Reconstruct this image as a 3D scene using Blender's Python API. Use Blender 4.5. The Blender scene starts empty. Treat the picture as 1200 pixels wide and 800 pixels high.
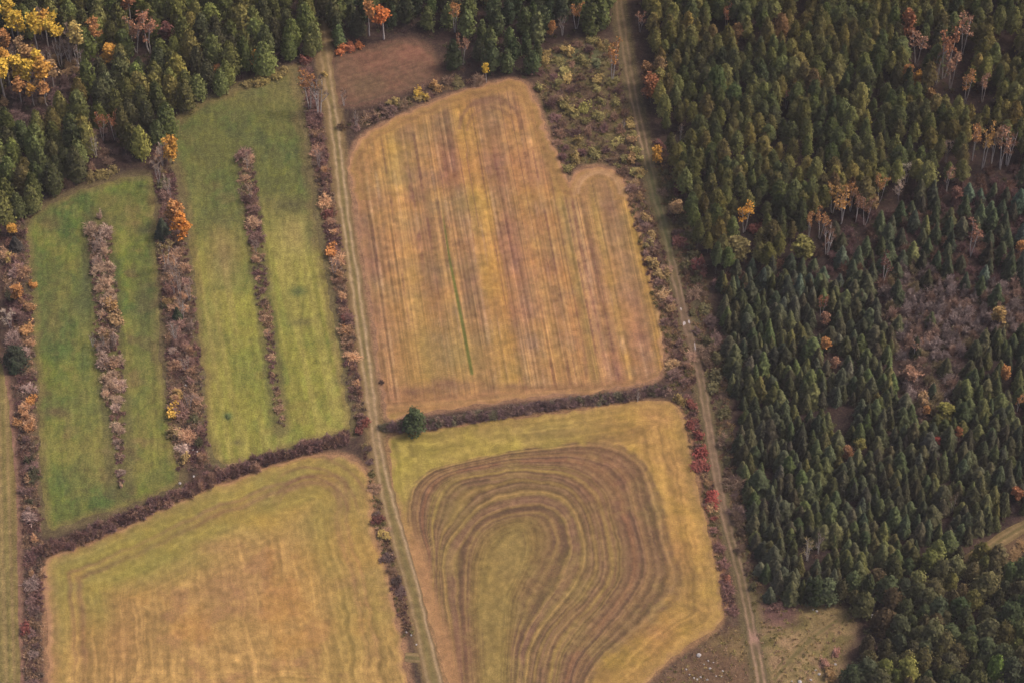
import bpy, math, random
import numpy as np
from mathutils import Vector

rng = np.random.default_rng(7)
random.seed(7)
scene = bpy.context.scene
COL = scene.collection

# ------------------------------------------------------------------ camera frame
FPX, PITCH, DIST = 3600.0, math.radians(52), 936.0
CP, SP = math.cos(PITCH), math.sin(PITCH)
CAM = np.array([0.0, -DIST * CP, DIST * SP])
FWD = np.array([0.0, CP, -SP]); UPV = np.array([0.0, SP, CP])

def G(px, py):
    """photo map coordinates -> ground metres (z = 0)"""
    px = np.asarray(px, float); py = np.asarray(py, float)
    a = px - 600.0; b = 400.0 - py
    dy = FWD[1] * FPX + UPV[1] * b
    dz = FWD[2] * FPX + UPV[2] * b
    t = -CAM[2] / dz
    return a * t, CAM[1] + dy * t

def PX(x, y):
    """ground metres -> photo map coordinates"""
    x = np.asarray(x, float); y = np.asarray(y, float)
    ry = y - CAM[1]; rz = -CAM[2]
    d = ry * FWD[1] + rz * FWD[2]
    u = ry * UPV[1] + rz * UPV[2]
    return 600 + FPX * x / d, 400 - FPX * u / d

# ------------------------------------------------------------------ colour
KALB = 1.35
def lin(c):
    c = np.asarray(c, float) / 255.0
    return np.where(c <= 0.04045, c / 12.92, ((c + 0.055) / 1.055) ** 2.4)
def alb(c, k=1.0):
    return np.clip(lin(c) / KALB * k, 0.004, 0.85)

# ------------------------------------------------------------------ numpy noise
def _hash(ix, iy, seed):
    n = (ix.astype(np.int64) * 374761393 + iy.astype(np.int64) * 668265263 + seed * 1442695041) & 0xFFFFFFFF
    n = ((n ^ (n >> 13)) * 1274126177) & 0xFFFFFFFF
    n = ((n ^ (n >> 16)) * 2246822519) & 0xFFFFFFFF
    return ((n ^ (n >> 15)) & 0xFFFFFF) / float(0xFFFFFF)
def vnoise(x, y, seed=0):
    x = np.asarray(x, float); y = np.asarray(y, float)
    ix = np.floor(x); iy = np.floor(y); fx = x - ix; fy = y - iy
    fx = fx * fx * (3 - 2 * fx); fy = fy * fy * (3 - 2 * fy)
    a = _hash(ix, iy, seed); b = _hash(ix + 1, iy, seed); c = _hash(ix, iy + 1, seed); d = _hash(ix + 1, iy + 1, seed)
    return (a * (1 - fx) + b * fx) * (1 - fy) + (c * (1 - fx) + d * fx) * fy
def fbm(x, y, seed=0, o=4):
    s = 0; a = 0.5; t = 0
    for i in range(o):
        s = s + a * vnoise(x * 2 ** i + 13.7 * i, y * 2 ** i - 7.3 * i, seed + i * 17); t += a; a *= 0.55
    return s / t
def sst(a, b, x):
    t = np.clip((x - a) / (b - a), 0, 1); return t * t * (3 - 2 * t)

# ------------------------------------------------------------------ polygons
def catmull(pts, n=6, closed=True):
    P = np.asarray(pts, float); N = len(P); out = []
    rngk = range(N) if closed else range(N - 1)
    for i in rngk:
        if closed: p0, p1, p2, p3 = P[(i - 1) % N], P[i], P[(i + 1) % N], P[(i + 2) % N]
        else: p0, p1, p2, p3 = P[max(i - 1, 0)], P[i], P[i + 1], P[min(i + 2, N - 1)]
        for k in range(n):
            t = k / n
            out.append(0.5 * ((2 * p1) + (-p0 + p2) * t + (2 * p0 - 5 * p1 + 4 * p2 - p3) * t * t + (-p0 + 3 * p1 - 3 * p2 + p3) * t ** 3))
    if not closed: out.append(P[-1])
    return np.array(out)
def gpoly(pts, smooth=5):
    Q = catmull(pts, smooth) if smooth else np.asarray(pts, float)
    x, y = G(Q[:, 0], Q[:, 1]); return np.stack([x, y], 1)
def gline(pts, n=8):
    Q = catmull(pts, n, False); x, y = G(Q[:, 0], Q[:, 1]); return np.stack([x, y], 1)
def inside(poly, x, y):
    c = np.zeros(x.shape, bool); N = len(poly)
    for i in range(N):
        x1, y1 = poly[i]; x2, y2 = poly[(i + 1) % N]
        if y1 == y2: continue
        c ^= ((y1 > y) != (y2 > y)) & (x < (x2 - x1) * (y - y1) / (y2 - y1) + x1)
    return c
def seg_dist(poly, x, y, closed=True):
    best = np.full(x.shape, 1e18); bx = np.zeros(x.shape); by = np.zeros(x.shape); bs = np.zeros(x.shape)
    N = len(poly); s0 = 0.0
    for i in range(N if closed else N - 1):
        x1, y1 = poly[i]; x2, y2 = poly[(i + 1) % N]
        dx, dy = x2 - x1, y2 - y1; L2 = dx * dx + dy * dy + 1e-12
        t = np.clip(((x - x1) * dx + (y - y1) * dy) / L2, 0, 1)
        qx = x1 + t * dx; qy = y1 + t * dy
        d = (x - qx) ** 2 + (y - qy) ** 2
        m = d < best
        best = np.where(m, d, best); bx = np.where(m, qx, bx); by = np.where(m, qy, by); bs = np.where(m, s0 + t * math.sqrt(L2), bs)
        s0 += math.sqrt(L2)
    return np.sqrt(best), bx, by, bs
def sdist(poly, x, y):
    d, bx, by, s = seg_dist(poly, x, y)
    return np.where(inside(poly, x, y), d, -d)

# ------------------------------------------------------------------ mesh helpers
def mesh_np(name, V, F, mats, midx=None, col=None, cname='Col'):
    """V (n,3); F list of arrays of quads/tris (m,k)"""
    me = bpy.data.meshes.new(name)
    V = np.asarray(V, np.float32)
    Fs = F if isinstance(F, list) else [F]
    Fs = [np.asarray(f, np.int32) for f in Fs if len(f)]
    nl = sum(f.size for f in Fs); npoly = sum(len(f) for f in Fs)
    me.vertices.add(len(V)); me.vertices.foreach_set('co', V.ravel())
    me.loops.add(nl); me.loops.foreach_set('vertex_index', np.concatenate([f.ravel() for f in Fs]))
    tot = np.concatenate([np.full(len(f), f.shape[1], np.int32) for f in Fs])
    st = np.concatenate([[0], np.cumsum(tot)[:-1]]).astype(np.int32)
    me.polygons.add(npoly); me.polygons.foreach_set('loop_start', st)
    for m in (mats if isinstance(mats, list) else [mats]): me.materials.append(m)
    if midx is not None: me.polygons.foreach_set('material_index', np.asarray(midx, np.int32))
    me.update(calc_edges=True)
    if col is not None:
        c = np.ones((len(V), 4), np.float32); c[:, :3] = col
        at = me.attributes.new(cname, 'FLOAT_COLOR', 'POINT'); at.data.foreach_set('color', c.ravel())
    return me
def link(name, data, parent=None):
    o = bpy.data.objects.new(name, data); COL.objects.link(o)
    if parent is not None: o.parent = parent
    return o
def tag(o, label=None, cat=None, group=None, kind=None):
    if label: o['label'] = label
    if cat: o['category'] = cat
    if group: o['group'] = group
    if kind: o['kind'] = kind
    return o

# ------------------------------------------------------------------ materials
def new_mat(name):
    m = bpy.data.materials.new(name); m.use_nodes = True
    nt = m.node_tree; b = nt.nodes['Principled BSDF']
    b.inputs['Roughness'].default_value = 0.9
    b.inputs['Specular IOR Level'].default_value = 0.15
    return m, nt, b
def N(nt, t, **k):
    n = nt.nodes.new(t)
    for a, v in k.items(): setattr(n, a, v)
    return n
def noise_node(nt, scale, detail=3.0, rough=0.6, vec=None, sc3=None):
    n = N(nt, 'ShaderNodeTexNoise'); n.inputs['Scale'].default_value = scale
    n.inputs['Detail'].default_value = detail; n.inputs['Roughness'].default_value = rough
    if vec is not None:
        if sc3:
            mp = N(nt, 'ShaderNodeMapping'); mp.inputs['Scale'].default_value = sc3
            nt.links.new(vec, mp.inputs['Vector']); nt.links.new(mp.outputs['Vector'], n.inputs['Vector'])
        else: nt.links.new(vec, n.inputs['Vector'])
    return n
def mrange(nt, val, a, b, c, d):
    r = N(nt, 'ShaderNodeMapRange'); r.inputs[1].default_value = a; r.inputs[2].default_value = b
    r.inputs[3].default_value = c; r.inputs[4].default_value = d
    nt.links.new(val, r.inputs[0]); return r.outputs[0]
def mul_col(nt, colsock, valsock):
    m = N(nt, 'ShaderNodeVectorMath', operation='SCALE')
    nt.links.new(colsock, m.inputs[0]); nt.links.new(valsock, m.inputs['Scale']); return m.outputs[0]

def land_mat(name, grain=0.16, hue=0.25, huecol=(0.10, 0.11, 0.035), bump=0.25, gs=2.4):
    m, nt, b = new_mat(name)
    at = N(nt, 'ShaderNodeAttribute', attribute_name='Col')
    geo = N(nt, 'ShaderNodeNewGeometry'); pos = geo.outputs['Position']
    n1 = noise_node(nt, gs, 3, 0.7, pos); n2 = noise_node(nt, 0.55, 4, 0.65, pos); n3 = noise_node(nt, 1.1, 2, 0.6, pos)
    v1 = mrange(nt, n1.outputs['Fac'], 0.28, 0.72, 1 - grain * 1.5, 1 + grain * 1.5)
    v2 = mrange(nt, n2.outputs['Fac'], 0.3, 0.7, 1 - grain, 1 + grain)
    mm = N(nt, 'ShaderNodeMath', operation='MULTIPLY'); nt.links.new(v1, mm.inputs[0]); nt.links.new(v2, mm.inputs[1])
    mix = N(nt, 'ShaderNodeMix', data_type='RGBA')
    nt.links.new(mrange(nt, n3.outputs['Fac'], 0.48, 0.75, 0.0, hue), mix.inputs['Factor'])
    nt.links.new(at.outputs['Color'], mix.inputs['A']); mix.inputs['B'].default_value = (*huecol, 1)
    c = mul_col(nt, mix.outputs['Result'], mm.outputs[0])
    nt.links.new(c, b.inputs['Base Color'])
    bp = N(nt, 'ShaderNodeBump'); bp.inputs['Strength'].default_value = bump; bp.inputs['Distance'].default_value = 0.3
    nt.links.new(n1.outputs['Fac'], bp.inputs['Height']); nt.links.new(bp.outputs['Normal'], b.inputs['Normal'])
    return m

def veg_mat(name, spread=0.5, hue=None, transl=0.0, attr_tint=False):
    """foliage: colour of the object (or of its 'tint' attribute) times a per-leaf random value"""
    m, nt, b = new_mat(name)
    sh = N(nt, 'ShaderNodeAttribute', attribute_name='Col')
    if attr_tint:
        t = N(nt, 'ShaderNodeAttribute', attribute_name='tint').outputs['Color']
    else:
        t = N(nt, 'ShaderNodeObjectInfo').outputs['Color']
    mx = N(nt, 'ShaderNodeMix', data_type='RGBA', blend_type='MULTIPLY'); mx.inputs['Factor'].default_value = 1
    nt.links.new(t, mx.inputs['A']); nt.links.new(sh.outputs['Color'], mx.inputs['B'])
    geo = N(nt, 'ShaderNodeNewGeometry')
    n1 = noise_node(nt, 1.6, 2, 0.6, geo.outputs['Position'])
    c = mul_col(nt, mx.outputs['Result'], mrange(nt, n1.outputs['Fac'], 0.3, 0.7, 1 - spread * 0.6, 1 + spread * 0.6))
    nt.links.new(c, b.inputs['Base Color'])
    if transl > 0:
        tr = N(nt, 'ShaderNodeBsdfTranslucent'); ms = N(nt, 'ShaderNodeMixShader'); ms.inputs[0].default_value = transl
        nt.links.new(c, tr.inputs['Color']); nt.links.new(b.outputs[0], ms.inputs[1]); nt.links.new(tr.outputs[0], ms.inputs[2])
        nt.links.new(ms.outputs[0], nt.nodes['Material Output'].inputs['Surface'])
    return m
def bark_mat(name, c0, c1, scale=2.5):
    m, nt, b = new_mat(name)
    geo = N(nt, 'ShaderNodeNewGeometry')
    n1 = noise_node(nt, scale, 3, 0.7, geo.outputs['Position'], (1, 1, 2.5))
    mix = N(nt, 'ShaderNodeMix', data_type='RGBA')
    nt.links.new(mrange(nt, n1.outputs['Fac'], 0.45, 0.62, 0, 1), mix.inputs['Factor'])
    mix.inputs['A'].default_value = (*c0, 1); mix.inputs['B'].default_value = (*c1, 1)
    nt.links.new(mix.outputs['Result'], b.inputs['Base Color']); return m

M_GROUND = land_mat('ground_litter', 0.34, 0.35, (0.09, 0.085, 0.035), 0.4, 2.0)
M_FIELD = land_mat('stubble', 0.20, 0.22, (0.16, 0.13, 0.045), 0.2, 2.6)
M_GRASS = land_mat('meadow_grass', 0.26, 0.30, (0.15, 0.13, 0.05), 0.3, 2.2)
M_ROAD = land_mat('track_dirt', 0.14, 0.2, (0.12, 0.11, 0.05), 0.25, 2.2)
M_LEAF = veg_mat('leaf_mix', 0.35, transl=0.06)
M_LEAFT = veg_mat('leaf_mix_mass', 0.35, transl=0.06, attr_tint=True)
M_TWIG = veg_mat('twig_mix', 0.3)
M_TWIGT = veg_mat('twig_mix_mass', 0.3, attr_tint=True)
M_BARK = bark_mat('bark_dark', (0.10, 0.075, 0.06), (0.17, 0.14, 0.12))
M_BIRCH = bark_mat('bark_birch', (0.62, 0.56, 0.52), (0.34, 0.29, 0.27))
M_GREYBARK = bark_mat('bark_bleached', (0.42, 0.36, 0.34), (0.26, 0.22, 0.21))

# ------------------------------------------------------------------ outlines (photo map coordinates)
F1 = [(411,205),(413,182),(420,165),(440,151),(470,136),(520,115),(560,102),(590,95),(606,94),(617,99),(626,113),(633,132),(641,156),(651,182),(661,206),(668,221),
      (671,212),(677,202),(690,196),(706,196),(721,202),(732,213),(738,232),(747,265),(757,300),(766,340),(774,372),(779,398),(780,420),(775,438),(760,447),(720,455),(680,460),
      (640,464),(600,468),(560,474),(520,480),(490,484),(468,489),(455,489),(451,470),(446,440),(440,400),(433,350),(425,300),(418,255)]
F2 = [(456,530),(457,512),(480,506),(520,502),(560,496),(600,490),(640,486),(680,480),(720,475),(760,471),(785,473),(799,482),(805,500),(808,520),(815,555),(822,590),(830,620),(838,650),
      (845,685),(848,708),(845,725),(834,739),(815,752),(795,765),(775,780),(757,797),(735,820),(700,870),(560,880),(535,840),(523,800),(513,760),(502,715),(491,680),(479,640),(468,605),(461,565)]
F3 = [(52,690),(53,668),(60,655),(76,647),(110,633),(150,615),(200,592),(250,570),(300,552),(340,540),(370,534),(397,533),(416,540),(429,555),(434,575),(435,600),(439,625),(447,655),(456,690),
      (464,720),(471,750),(475,775),(479,800),(493,870),(300,880),(60,870),(57,800),(54,740)]
F4 = [(30,285),(38,258),(60,240),(100,222),(140,211),(170,206),(180,212),(182,250),(183,300),(187,400),(195,470),(204,520),(210,562),(190,577),(150,591),(110,604),(75,616),(58,621),(52,608),(50,560),(46,480),(42,420),(35,340)]
F5 = [(200,158),(215,138),(240,120),(290,100),(325,88),(342,84),(349,100),(354,150),(361,200),(371,260),(382,330),(394,400),(404,450),(411,488),(408,505),(385,511),(340,523),(300,536),(268,543),(250,536),(243,500),(238,430),(230,350),(222,290),(214,220),(204,185)]
F6 = [(391,85),(396,66),(412,60),(430,58),(455,52),(480,49),(497,54),(507,68),(514,85),(508,93),(480,102),(455,113),(430,120),(405,122),(394,112)]
F7 = [(-60,420),(-3,420),(8,460),(14,520),(19,580),(21,640),(22,720),(24,800),(26,880),(-60,880)]
STRIP_A = [(116,262),(118,300),(124,350),(126,400),(131,430),(134,470),(138,495),(139,520),(142,572)]; WA = [12,13,14,14,13,12,7,5,3]
STRIP_B = [(288,182),(291,220),(297,260),(302,300),(306,340),(311,370),(316,400),(322,450),(331,500)]; WB = [10,10,9,7,8,8,5,4,4]
STRIP_C = [(186,172),(190,200),(201,250),(203,300),(209,350),(213,400),(217,450),(221,500),(228,550)]; WC = [10,12,14,17,19,20,21,21,19]
STRIP_D = [(357,80),(363,105),(370,150),(378,200),(386,250),(394,300),(401,350),(409,400),(416,450),(424,495)]; WD = [7,9,9,9,9,9,8,8,9,9]
STRIP_E = [(14,262),(18,300),(22,350),(25,400),(29,450),(32,500),(34,550),(37,600),(40,650),(40,720),(38,800),(38,860)]; WE = [16,17,16,15,14,12,11,11,12,10,10,10]
STRIP_F = [(741,212),(752,250),(766,300),(780,350),(792,395),(799,430),(796,458)]; WF = [9,13,14,15,15,18,16]
STRIP_G = [(806,470),(813,500),(820,535),(828,565),(835,600),(842,640),(850,680),(856,715)]; WG = [9,9,9,8,7,6,6,7]
STRIP_H = [(433,520),(438,560),(443,605),(452,640),(463,680),(472,715),(478,745)]; WH = [10,6,6,7,7,7,6]
STRIP_I = [(400,152),(420,146),(450,132),(480,120),(510,108),(540,98),(570,92)]; WI = [10,12,12,12,11,10,8]
STRIP_J = [(770,170),(786,230),(800,280),(813,330),(825,380),(836,430),(846,480),(854,540),(863,600),(873,660),(884,690)]; WJ = [8,11,13,14,13,12,10,9,9,9,8]
HEDGE_W = [(44,648),(80,637),(120,621),(160,604),(200,586),(240,567),(270,554),(310,541),(350,528),(380,520),(407,512)]
HEDGE_E = [(452,500),(490,499),(520,495),(560,489),(600,484),(640,476),(680,471),(720,466),(750,462),(778,457)]
ROAD_L = [(366,-60),(372,0),(378,50),(384,95),(391,140),(397,190),(404,250),(413,310),(420,360),(427,410),(433,455),(439,500),(446,545),(456,590),(468,635),(481,680),(492,725),(502,770),(509,800),(522,870)]
ROAD_R = [(723,-60),(725,0),(731,45),(739,95),(748,140),(758,185),(767,225),(778,262),(786,300),(795,340),(804,378),(813,408),(822,445),(830,495),(838,545),(846,590),(855,625),(866,665),(873,695),(881,740),(887,768),(892,800),(902,870)]
WILD = [(628,92),(640,62),(672,48),(700,45),(722,60),(734,110),(744,160),(750,200),(735,206),(712,192),(690,191),(674,196),(668,206),(660,192),(646,150),(634,112)]
ROUGH = [(890,690),(935,702),(990,712),(1003,735),(990,770),(985,830),(985,880),(905,880),(893,800),(880,740),(878,706)]
ROCKY = [(752,812),(775,790),(800,770),(830,748),(850,732),(868,735),(878,760),(886,800),(894,870),(715,880)]
BRUSHR = [(1035,330),(1060,318),(1110,322),(1140,345),(1175,330),(1230,330),(1230,385),(1150,392),(1125,430),(1110,480),(1085,490),(1060,470),(1050,420),(1035,380)]

W_LARCH = [(752,-70),(757,20),(768,90),(774,150),(792,205),(806,250),(818,300),(840,322),(870,318),(905,316),(935,296),(958,284),(1000,262),(1035,240),(1080,228),(1120,222),(1150,205),(1200,190),(1290,180),(1290,-70)]
W_SPRUCE = [(843,348),(870,336),(905,330),(960,338),(1005,338),(1030,340),(1040,380),(1048,420),(1058,470),(1085,495),(1112,488),(1128,440),(1152,402),(1200,394),(1290,390),(1290,605),(1205,606),(1160,625),(1120,640),(1100,650),(1040,668),(1000,680),(960,696),(930,704),(895,704),(884,660),(874,590),(864,520),(854,440)]
W_NE = [(985,272),(1010,258),(1080,230),(1120,222),(1150,208),(1200,192),(1290,182),(1290,330),(1180,332),(1140,348),(1110,325),(1060,322),(1035,335),(1000,345),(960,350),(910,340),(880,338),(850,345),(838,330),(870,318),(905,316),(940,296),(960,290)]
W_PINE = [(935,703),(962,694),(1010,682),(1070,664),(1110,655),(1152,658),(1180,668),(1215,662),(1290,650),(1290,880),(995,880),(990,830),(998,790),(1012,755),(1008,728),(985,712),(955,710)]
W_CEDAR = [(-70,-70),(368,-70),(374,30),(370,62),(345,72),(322,82),(292,97),(262,110),(236,120),(212,140),(196,160),(176,178),(150,190),(112,205),(70,228),(42,252),(14,262),(-70,265)]
W_NORTH = [(386,-70),(390,45),(420,50),(460,46),(490,40),(515,50),(530,80),(535,98),(562,97),(600,90),(622,92),(640,62),(675,42),(702,36),(714,18),(712,-70)]


# ------------------------------------------------------------------ ground sheet
fields_g = {k: gpoly(v) for k, v in dict(F1=F1, F2=F2, F3=F3, F4=F4, F5=F5, F6=F6, F7=F7).items()}
wild_g, rough_g, rocky_g, brush_g = gpoly(WILD), gpoly(ROUGH), gpoly(ROCKY), gpoly(BRUSHR)
roadL_g, roadR_g = gline(ROAD_L), gline(ROAD_R)
def strip_poly(c, w):
    Q = catmull(np.column_stack([np.array(c, float), w]), 6, False)
    L = Q[:, :2] - np.column_stack([Q[:, 2], np.zeros(len(Q))]); R = Q[:, :2] + np.column_stack([Q[:, 2], np.zeros(len(Q))])
    P = np.concatenate([L, R[::-1]]); x, y = G(P[:, 0], P[:, 1]); return np.stack([x, y], 1)
STR = dict(A=strip_poly(STRIP_A, WA), B=strip_poly(STRIP_B, WB), C=strip_poly(STRIP_C, WC), D=strip_poly(STRIP_D, WD), E=strip_poly(STRIP_E, WE),
           F=strip_poly(STRIP_F, WF), G=strip_poly(STRIP_G, WG), H=strip_poly(STRIP_H, WH), I=strip_poly(STRIP_I, WI), J=strip_poly(STRIP_J, WJ))

def blend(c, m, col):
    m = np.clip(m, 0, 1)[:, None]; return c * (1 - m) + np.asarray(col, float) * m

def ground_cols(x, y):
    px, py = PX(x, y)
    n1 = fbm(x / 9, y / 9, 3); n2 = fbm(x / 3, y / 3, 11); n3 = fbm(x / 26, y / 26, 5, 3)
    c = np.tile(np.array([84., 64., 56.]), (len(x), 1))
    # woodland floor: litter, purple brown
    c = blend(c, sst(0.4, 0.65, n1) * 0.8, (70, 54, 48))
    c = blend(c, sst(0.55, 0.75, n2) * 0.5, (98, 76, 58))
    wx = (n2 - 0.5) * 3; w2 = (n1 - 0.5) * 4
    def zone(poly, col, f=1.5, amt=1.0):
        nonlocal c
        c = blend(c, sst(-f, f, sdist(poly, x + wx, y + w2)) * amt, col)
    def zone2(poly, col, f=1.5, amt=None):
        nonlocal c
        c = blend(c, sst(-f, f, sdist(poly, x + wx, y + w2)) * amt, col)
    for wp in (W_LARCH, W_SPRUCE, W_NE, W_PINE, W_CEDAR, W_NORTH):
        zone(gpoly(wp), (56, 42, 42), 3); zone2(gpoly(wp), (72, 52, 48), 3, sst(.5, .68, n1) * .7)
    zone(gpoly([(952,340),(1044,325),(1052,400),(1062,480),(1080,500),(1130,440),(1150,395),(1200,385),(1290,385),(1290,300),(1100,300)]), (74, 56, 54), 3)
    dv = seg_dist(gline([(196,160),(212,142),(240,124),(290,101),(325,89),(346,82)]), x, y, False)[0]
    c = blend(c, (1 - sst(1.5, 3.4, dv + wx * .4)) * .9, (134, 112, 74))
    zone(wild_g, (100, 78, 62), 3); zone2(wild_g, (112, 100, 62), 3, sst(0.5, 0.62, n1) * .8)
    zone(gpoly([(645,62),(672,52),(700,52),(704,68),(690,78),(655,80)]), (98, 98, 66), 3)
    zone(rough_g, (146, 124, 84), 3); zone2(rough_g, (122, 108, 66), 3, sst(0.48, 0.62, n1)); zone2(rough_g, (150, 118, 92), 3, sst(0.52, 0.66, n2) * .6)
    zone(gpoly([(892,695),(925,695),(938,712),(925,730),(895,732)]), (108, 78, 72), 3)
    zone(rocky_g, (112, 86, 66), 3); zone2(rocky_g, (128, 106, 70), 3, sst(0.5, 0.64, n1) * .8)
    zone(brush_g, (86, 68, 62), 3)
    zone(gpoly([(1158,640),(1200,612),(1260,590),(1260,625),(1210,640),(1175,655)]), (110, 86, 64), 3)
    for k, col in dict(A=(98,66,60), B=(104,72,58), C=(98,72,64), D=(92,64,58), E=(92,68,60), F=(100,76,66), G=(104,70,58), H=(110,86,62), I=(100,80,62), J=(84,74,54)).items():
        zone(STR[k], col, 1.2); zone2(STR[k], (78, 54, 50), 1.2, sst(0.5, 0.6, n2) * .7)
    # grassy verges of the two tracks
    for g, wd, col in ((roadL_g, 3.2, (140, 116, 76)), (roadR_g, 3.0, (112, 98, 66))):
        d, _, _, s = seg_dist(g, x, y, False)
        c = blend(c, (1 - sst(wd * .7, wd * 1.3, d + wx * .4)) * .9, col)
    # dry margins round the fields
    for k, col, wd in (('F1', (166, 124, 94), 1.6), ('F2', (164, 124, 86), 1.5), ('F3', (168, 126, 92), 1.8), ('F6', (116, 84, 68), 2), ('F4', (112, 98, 66), 3.2), ('F5', (118, 106, 68), 3.2), ('F7', (150, 112, 92), 1.8)):
        d = -sdist(fields_g[k], x, y)
        c = blend(c, (1 - sst(wd * .3, wd * 1.3, d + wx * .3)) * .85, col)
    c = c * (0.86 + 0.28 * n2)[:, None]
    return c

gx = np.concatenate([-np.geomspace(3200, 215, 14)[:-1], np.arange(-215, 215.1, 1.0), np.geomspace(215, 3200, 14)[1:]])
gy = np.concatenate([-np.geomspace(3200, 190, 14)[:-1], np.arange(-190, 235.1, 1.0), np.geomspace(235, 3200, 14)[1:]])
X, Y = np.meshgrid(gx, gy); nx, ny = len(gx), len(gy)
idx = np.arange(nx * ny).reshape(ny, nx)
Fq = np.stack([idx[:-1, :-1], idx[:-1, 1:], idx[1:, 1:], idx[1:, :-1]], -1).reshape(-1, 4)
gc = alb(ground_cols(X.ravel(), Y.ravel()))
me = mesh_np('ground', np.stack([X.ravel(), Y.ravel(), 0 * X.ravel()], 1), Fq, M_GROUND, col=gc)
tag(link('ground', me), 'brown leaf litter and rough ground under woods and strips', kind='structure')

# ------------------------------------------------------------------ field sheets
def sheet(name, poly, cell, z, colf, mat, label):
    x0, y0 = poly.min(0) - cell * 2; x1, y1 = poly.max(0) + cell * 2
    xs = np.arange(x0, x1, cell); ys = np.arange(y0, y1, cell)
    X, Y = np.meshgrid(xs, ys); sh = X.shape; x = X.ravel(); y = Y.ravel()
    d, bx, by, bs = seg_dist(poly, x, y); ins = inside(poly, x, y)
    sd = np.where(ins, d, -d)
    ok = sd > -0.75 * cell
    x = np.where(ins, x, bx); y = np.where(ins, y, by)
    okg = ok.reshape(sh); idn = np.arange(x.size).reshape(sh)
    keep = okg[:-1, :-1] & okg[:-1, 1:] & okg[1:, 1:] & okg[1:, :-1]
    anyin = ins.reshape(sh); keep &= (anyin[:-1, :-1] | anyin[:-1, 1:] | anyin[1:, 1:] | anyin[1:, :-1])
    Fq = np.stack([idn[:-1, :-1], idn[:-1, 1:], idn[1:, 1:], idn[1:, :-1]], -1)[keep]
    used = np.unique(Fq); mp = np.full(x.size, -1); mp[used] = np.arange(len(used)); Fq = mp[Fq]
    x = x[used]; y = y[used]; sd = np.maximum(sd[used], 0); bs = bs[used]
    px, py = PX(x, y)
    c = colf(px, py, x, y, sd, bs)
    me = mesh_np(name, np.stack([x, y, np.full(len(x), z)], 1), Fq, mat, col=alb(c))
    return tag(link(name, me), label, kind='structure')

def ramp(v, stops):
    xs = [s[0] for s in stops]; C = np.array([s[1] for s in stops], float)
    return np.stack([np.interp(v, xs, C[:, i]) for i in range(3)], 1)
def jag(poly, amp=0.5, seed=0):
    """uneven outline: resample at ~0.8 m and push the points in and out"""
    P = np.vstack([poly, poly[:1]]); L = np.r_[0, np.cumsum(np.hypot(*np.diff(P, axis=0).T))]
    s = np.arange(0, L[-1], 1.1); Q = np.stack([np.interp(s, L, P[:, 0]), np.interp(s, L, P[:, 1])], 1)
    T = np.roll(Q, -1, 0) - np.roll(Q, 1, 0); T /= np.hypot(*T.T)[:, None] + 1e-9
    n = (vnoise(s / 2.2, s * 0, seed) - .5) * 2 * amp + (vnoise(s / 9, s * 0, seed + 5) - .5) * 2 * amp
    return Q + np.stack([-T[:, 1], T[:, 0]], 1) * n[:, None]

def line_d(pts, px, py):
    d, _, _, s = seg_dist(np.asarray(pts, float), px, py, False); return d, s

F1S = [(420,(176,132,104)),(425,(160,116,92)),(429,(112,76,62)),(431,(116,80,64)),(433,(172,126,98)),(437,(176,130,100)),(438.5,(112,78,62)),(440,(116,82,64)),(443,(168,122,82)),(455,(160,116,72)),(465,(170,126,75)),(480,(176,138,76)),(490,(162,120,78)),(505,(142,102,74)),(517,(166,124,80)),(524,(172,130,84)),(531,(162,120,78)),
       (536,(148,108,76)),(540,(128,92,70)),(545,(146,108,76)),(551,(124,90,70)),(556,(150,112,74)),(561,(176,134,70)),(566,(186,142,66)),(580,(182,136,62)),(585,(168,124,68)),(589,(136,98,72)),(596,(146,108,78)),(602,(132,96,74)),(610,(150,112,80)),(618,(172,132,84)),(622,(160,118,74)),(630,(172,132,78)),(640,(154,114,74)),(650,(176,136,88)),(656,(160,118,74)),
       (664,(150,118,72)),(672,(148,124,70)),(678,(164,124,84)),(683,(190,146,108)),(687,(196,150,112)),(690,(166,120,84)),(694,(126,88,70)),(698,(134,94,72)),(703,(158,118,76)),(709,(172,138,74)),(716,(154,114,76)),(724,(146,106,78)),(730,(134,98,76)),(736,(148,108,78)),(742,(164,124,78)),(748,(180,136,66)),(754,(176,132,66)),(758,(182,140,92))]
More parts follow.
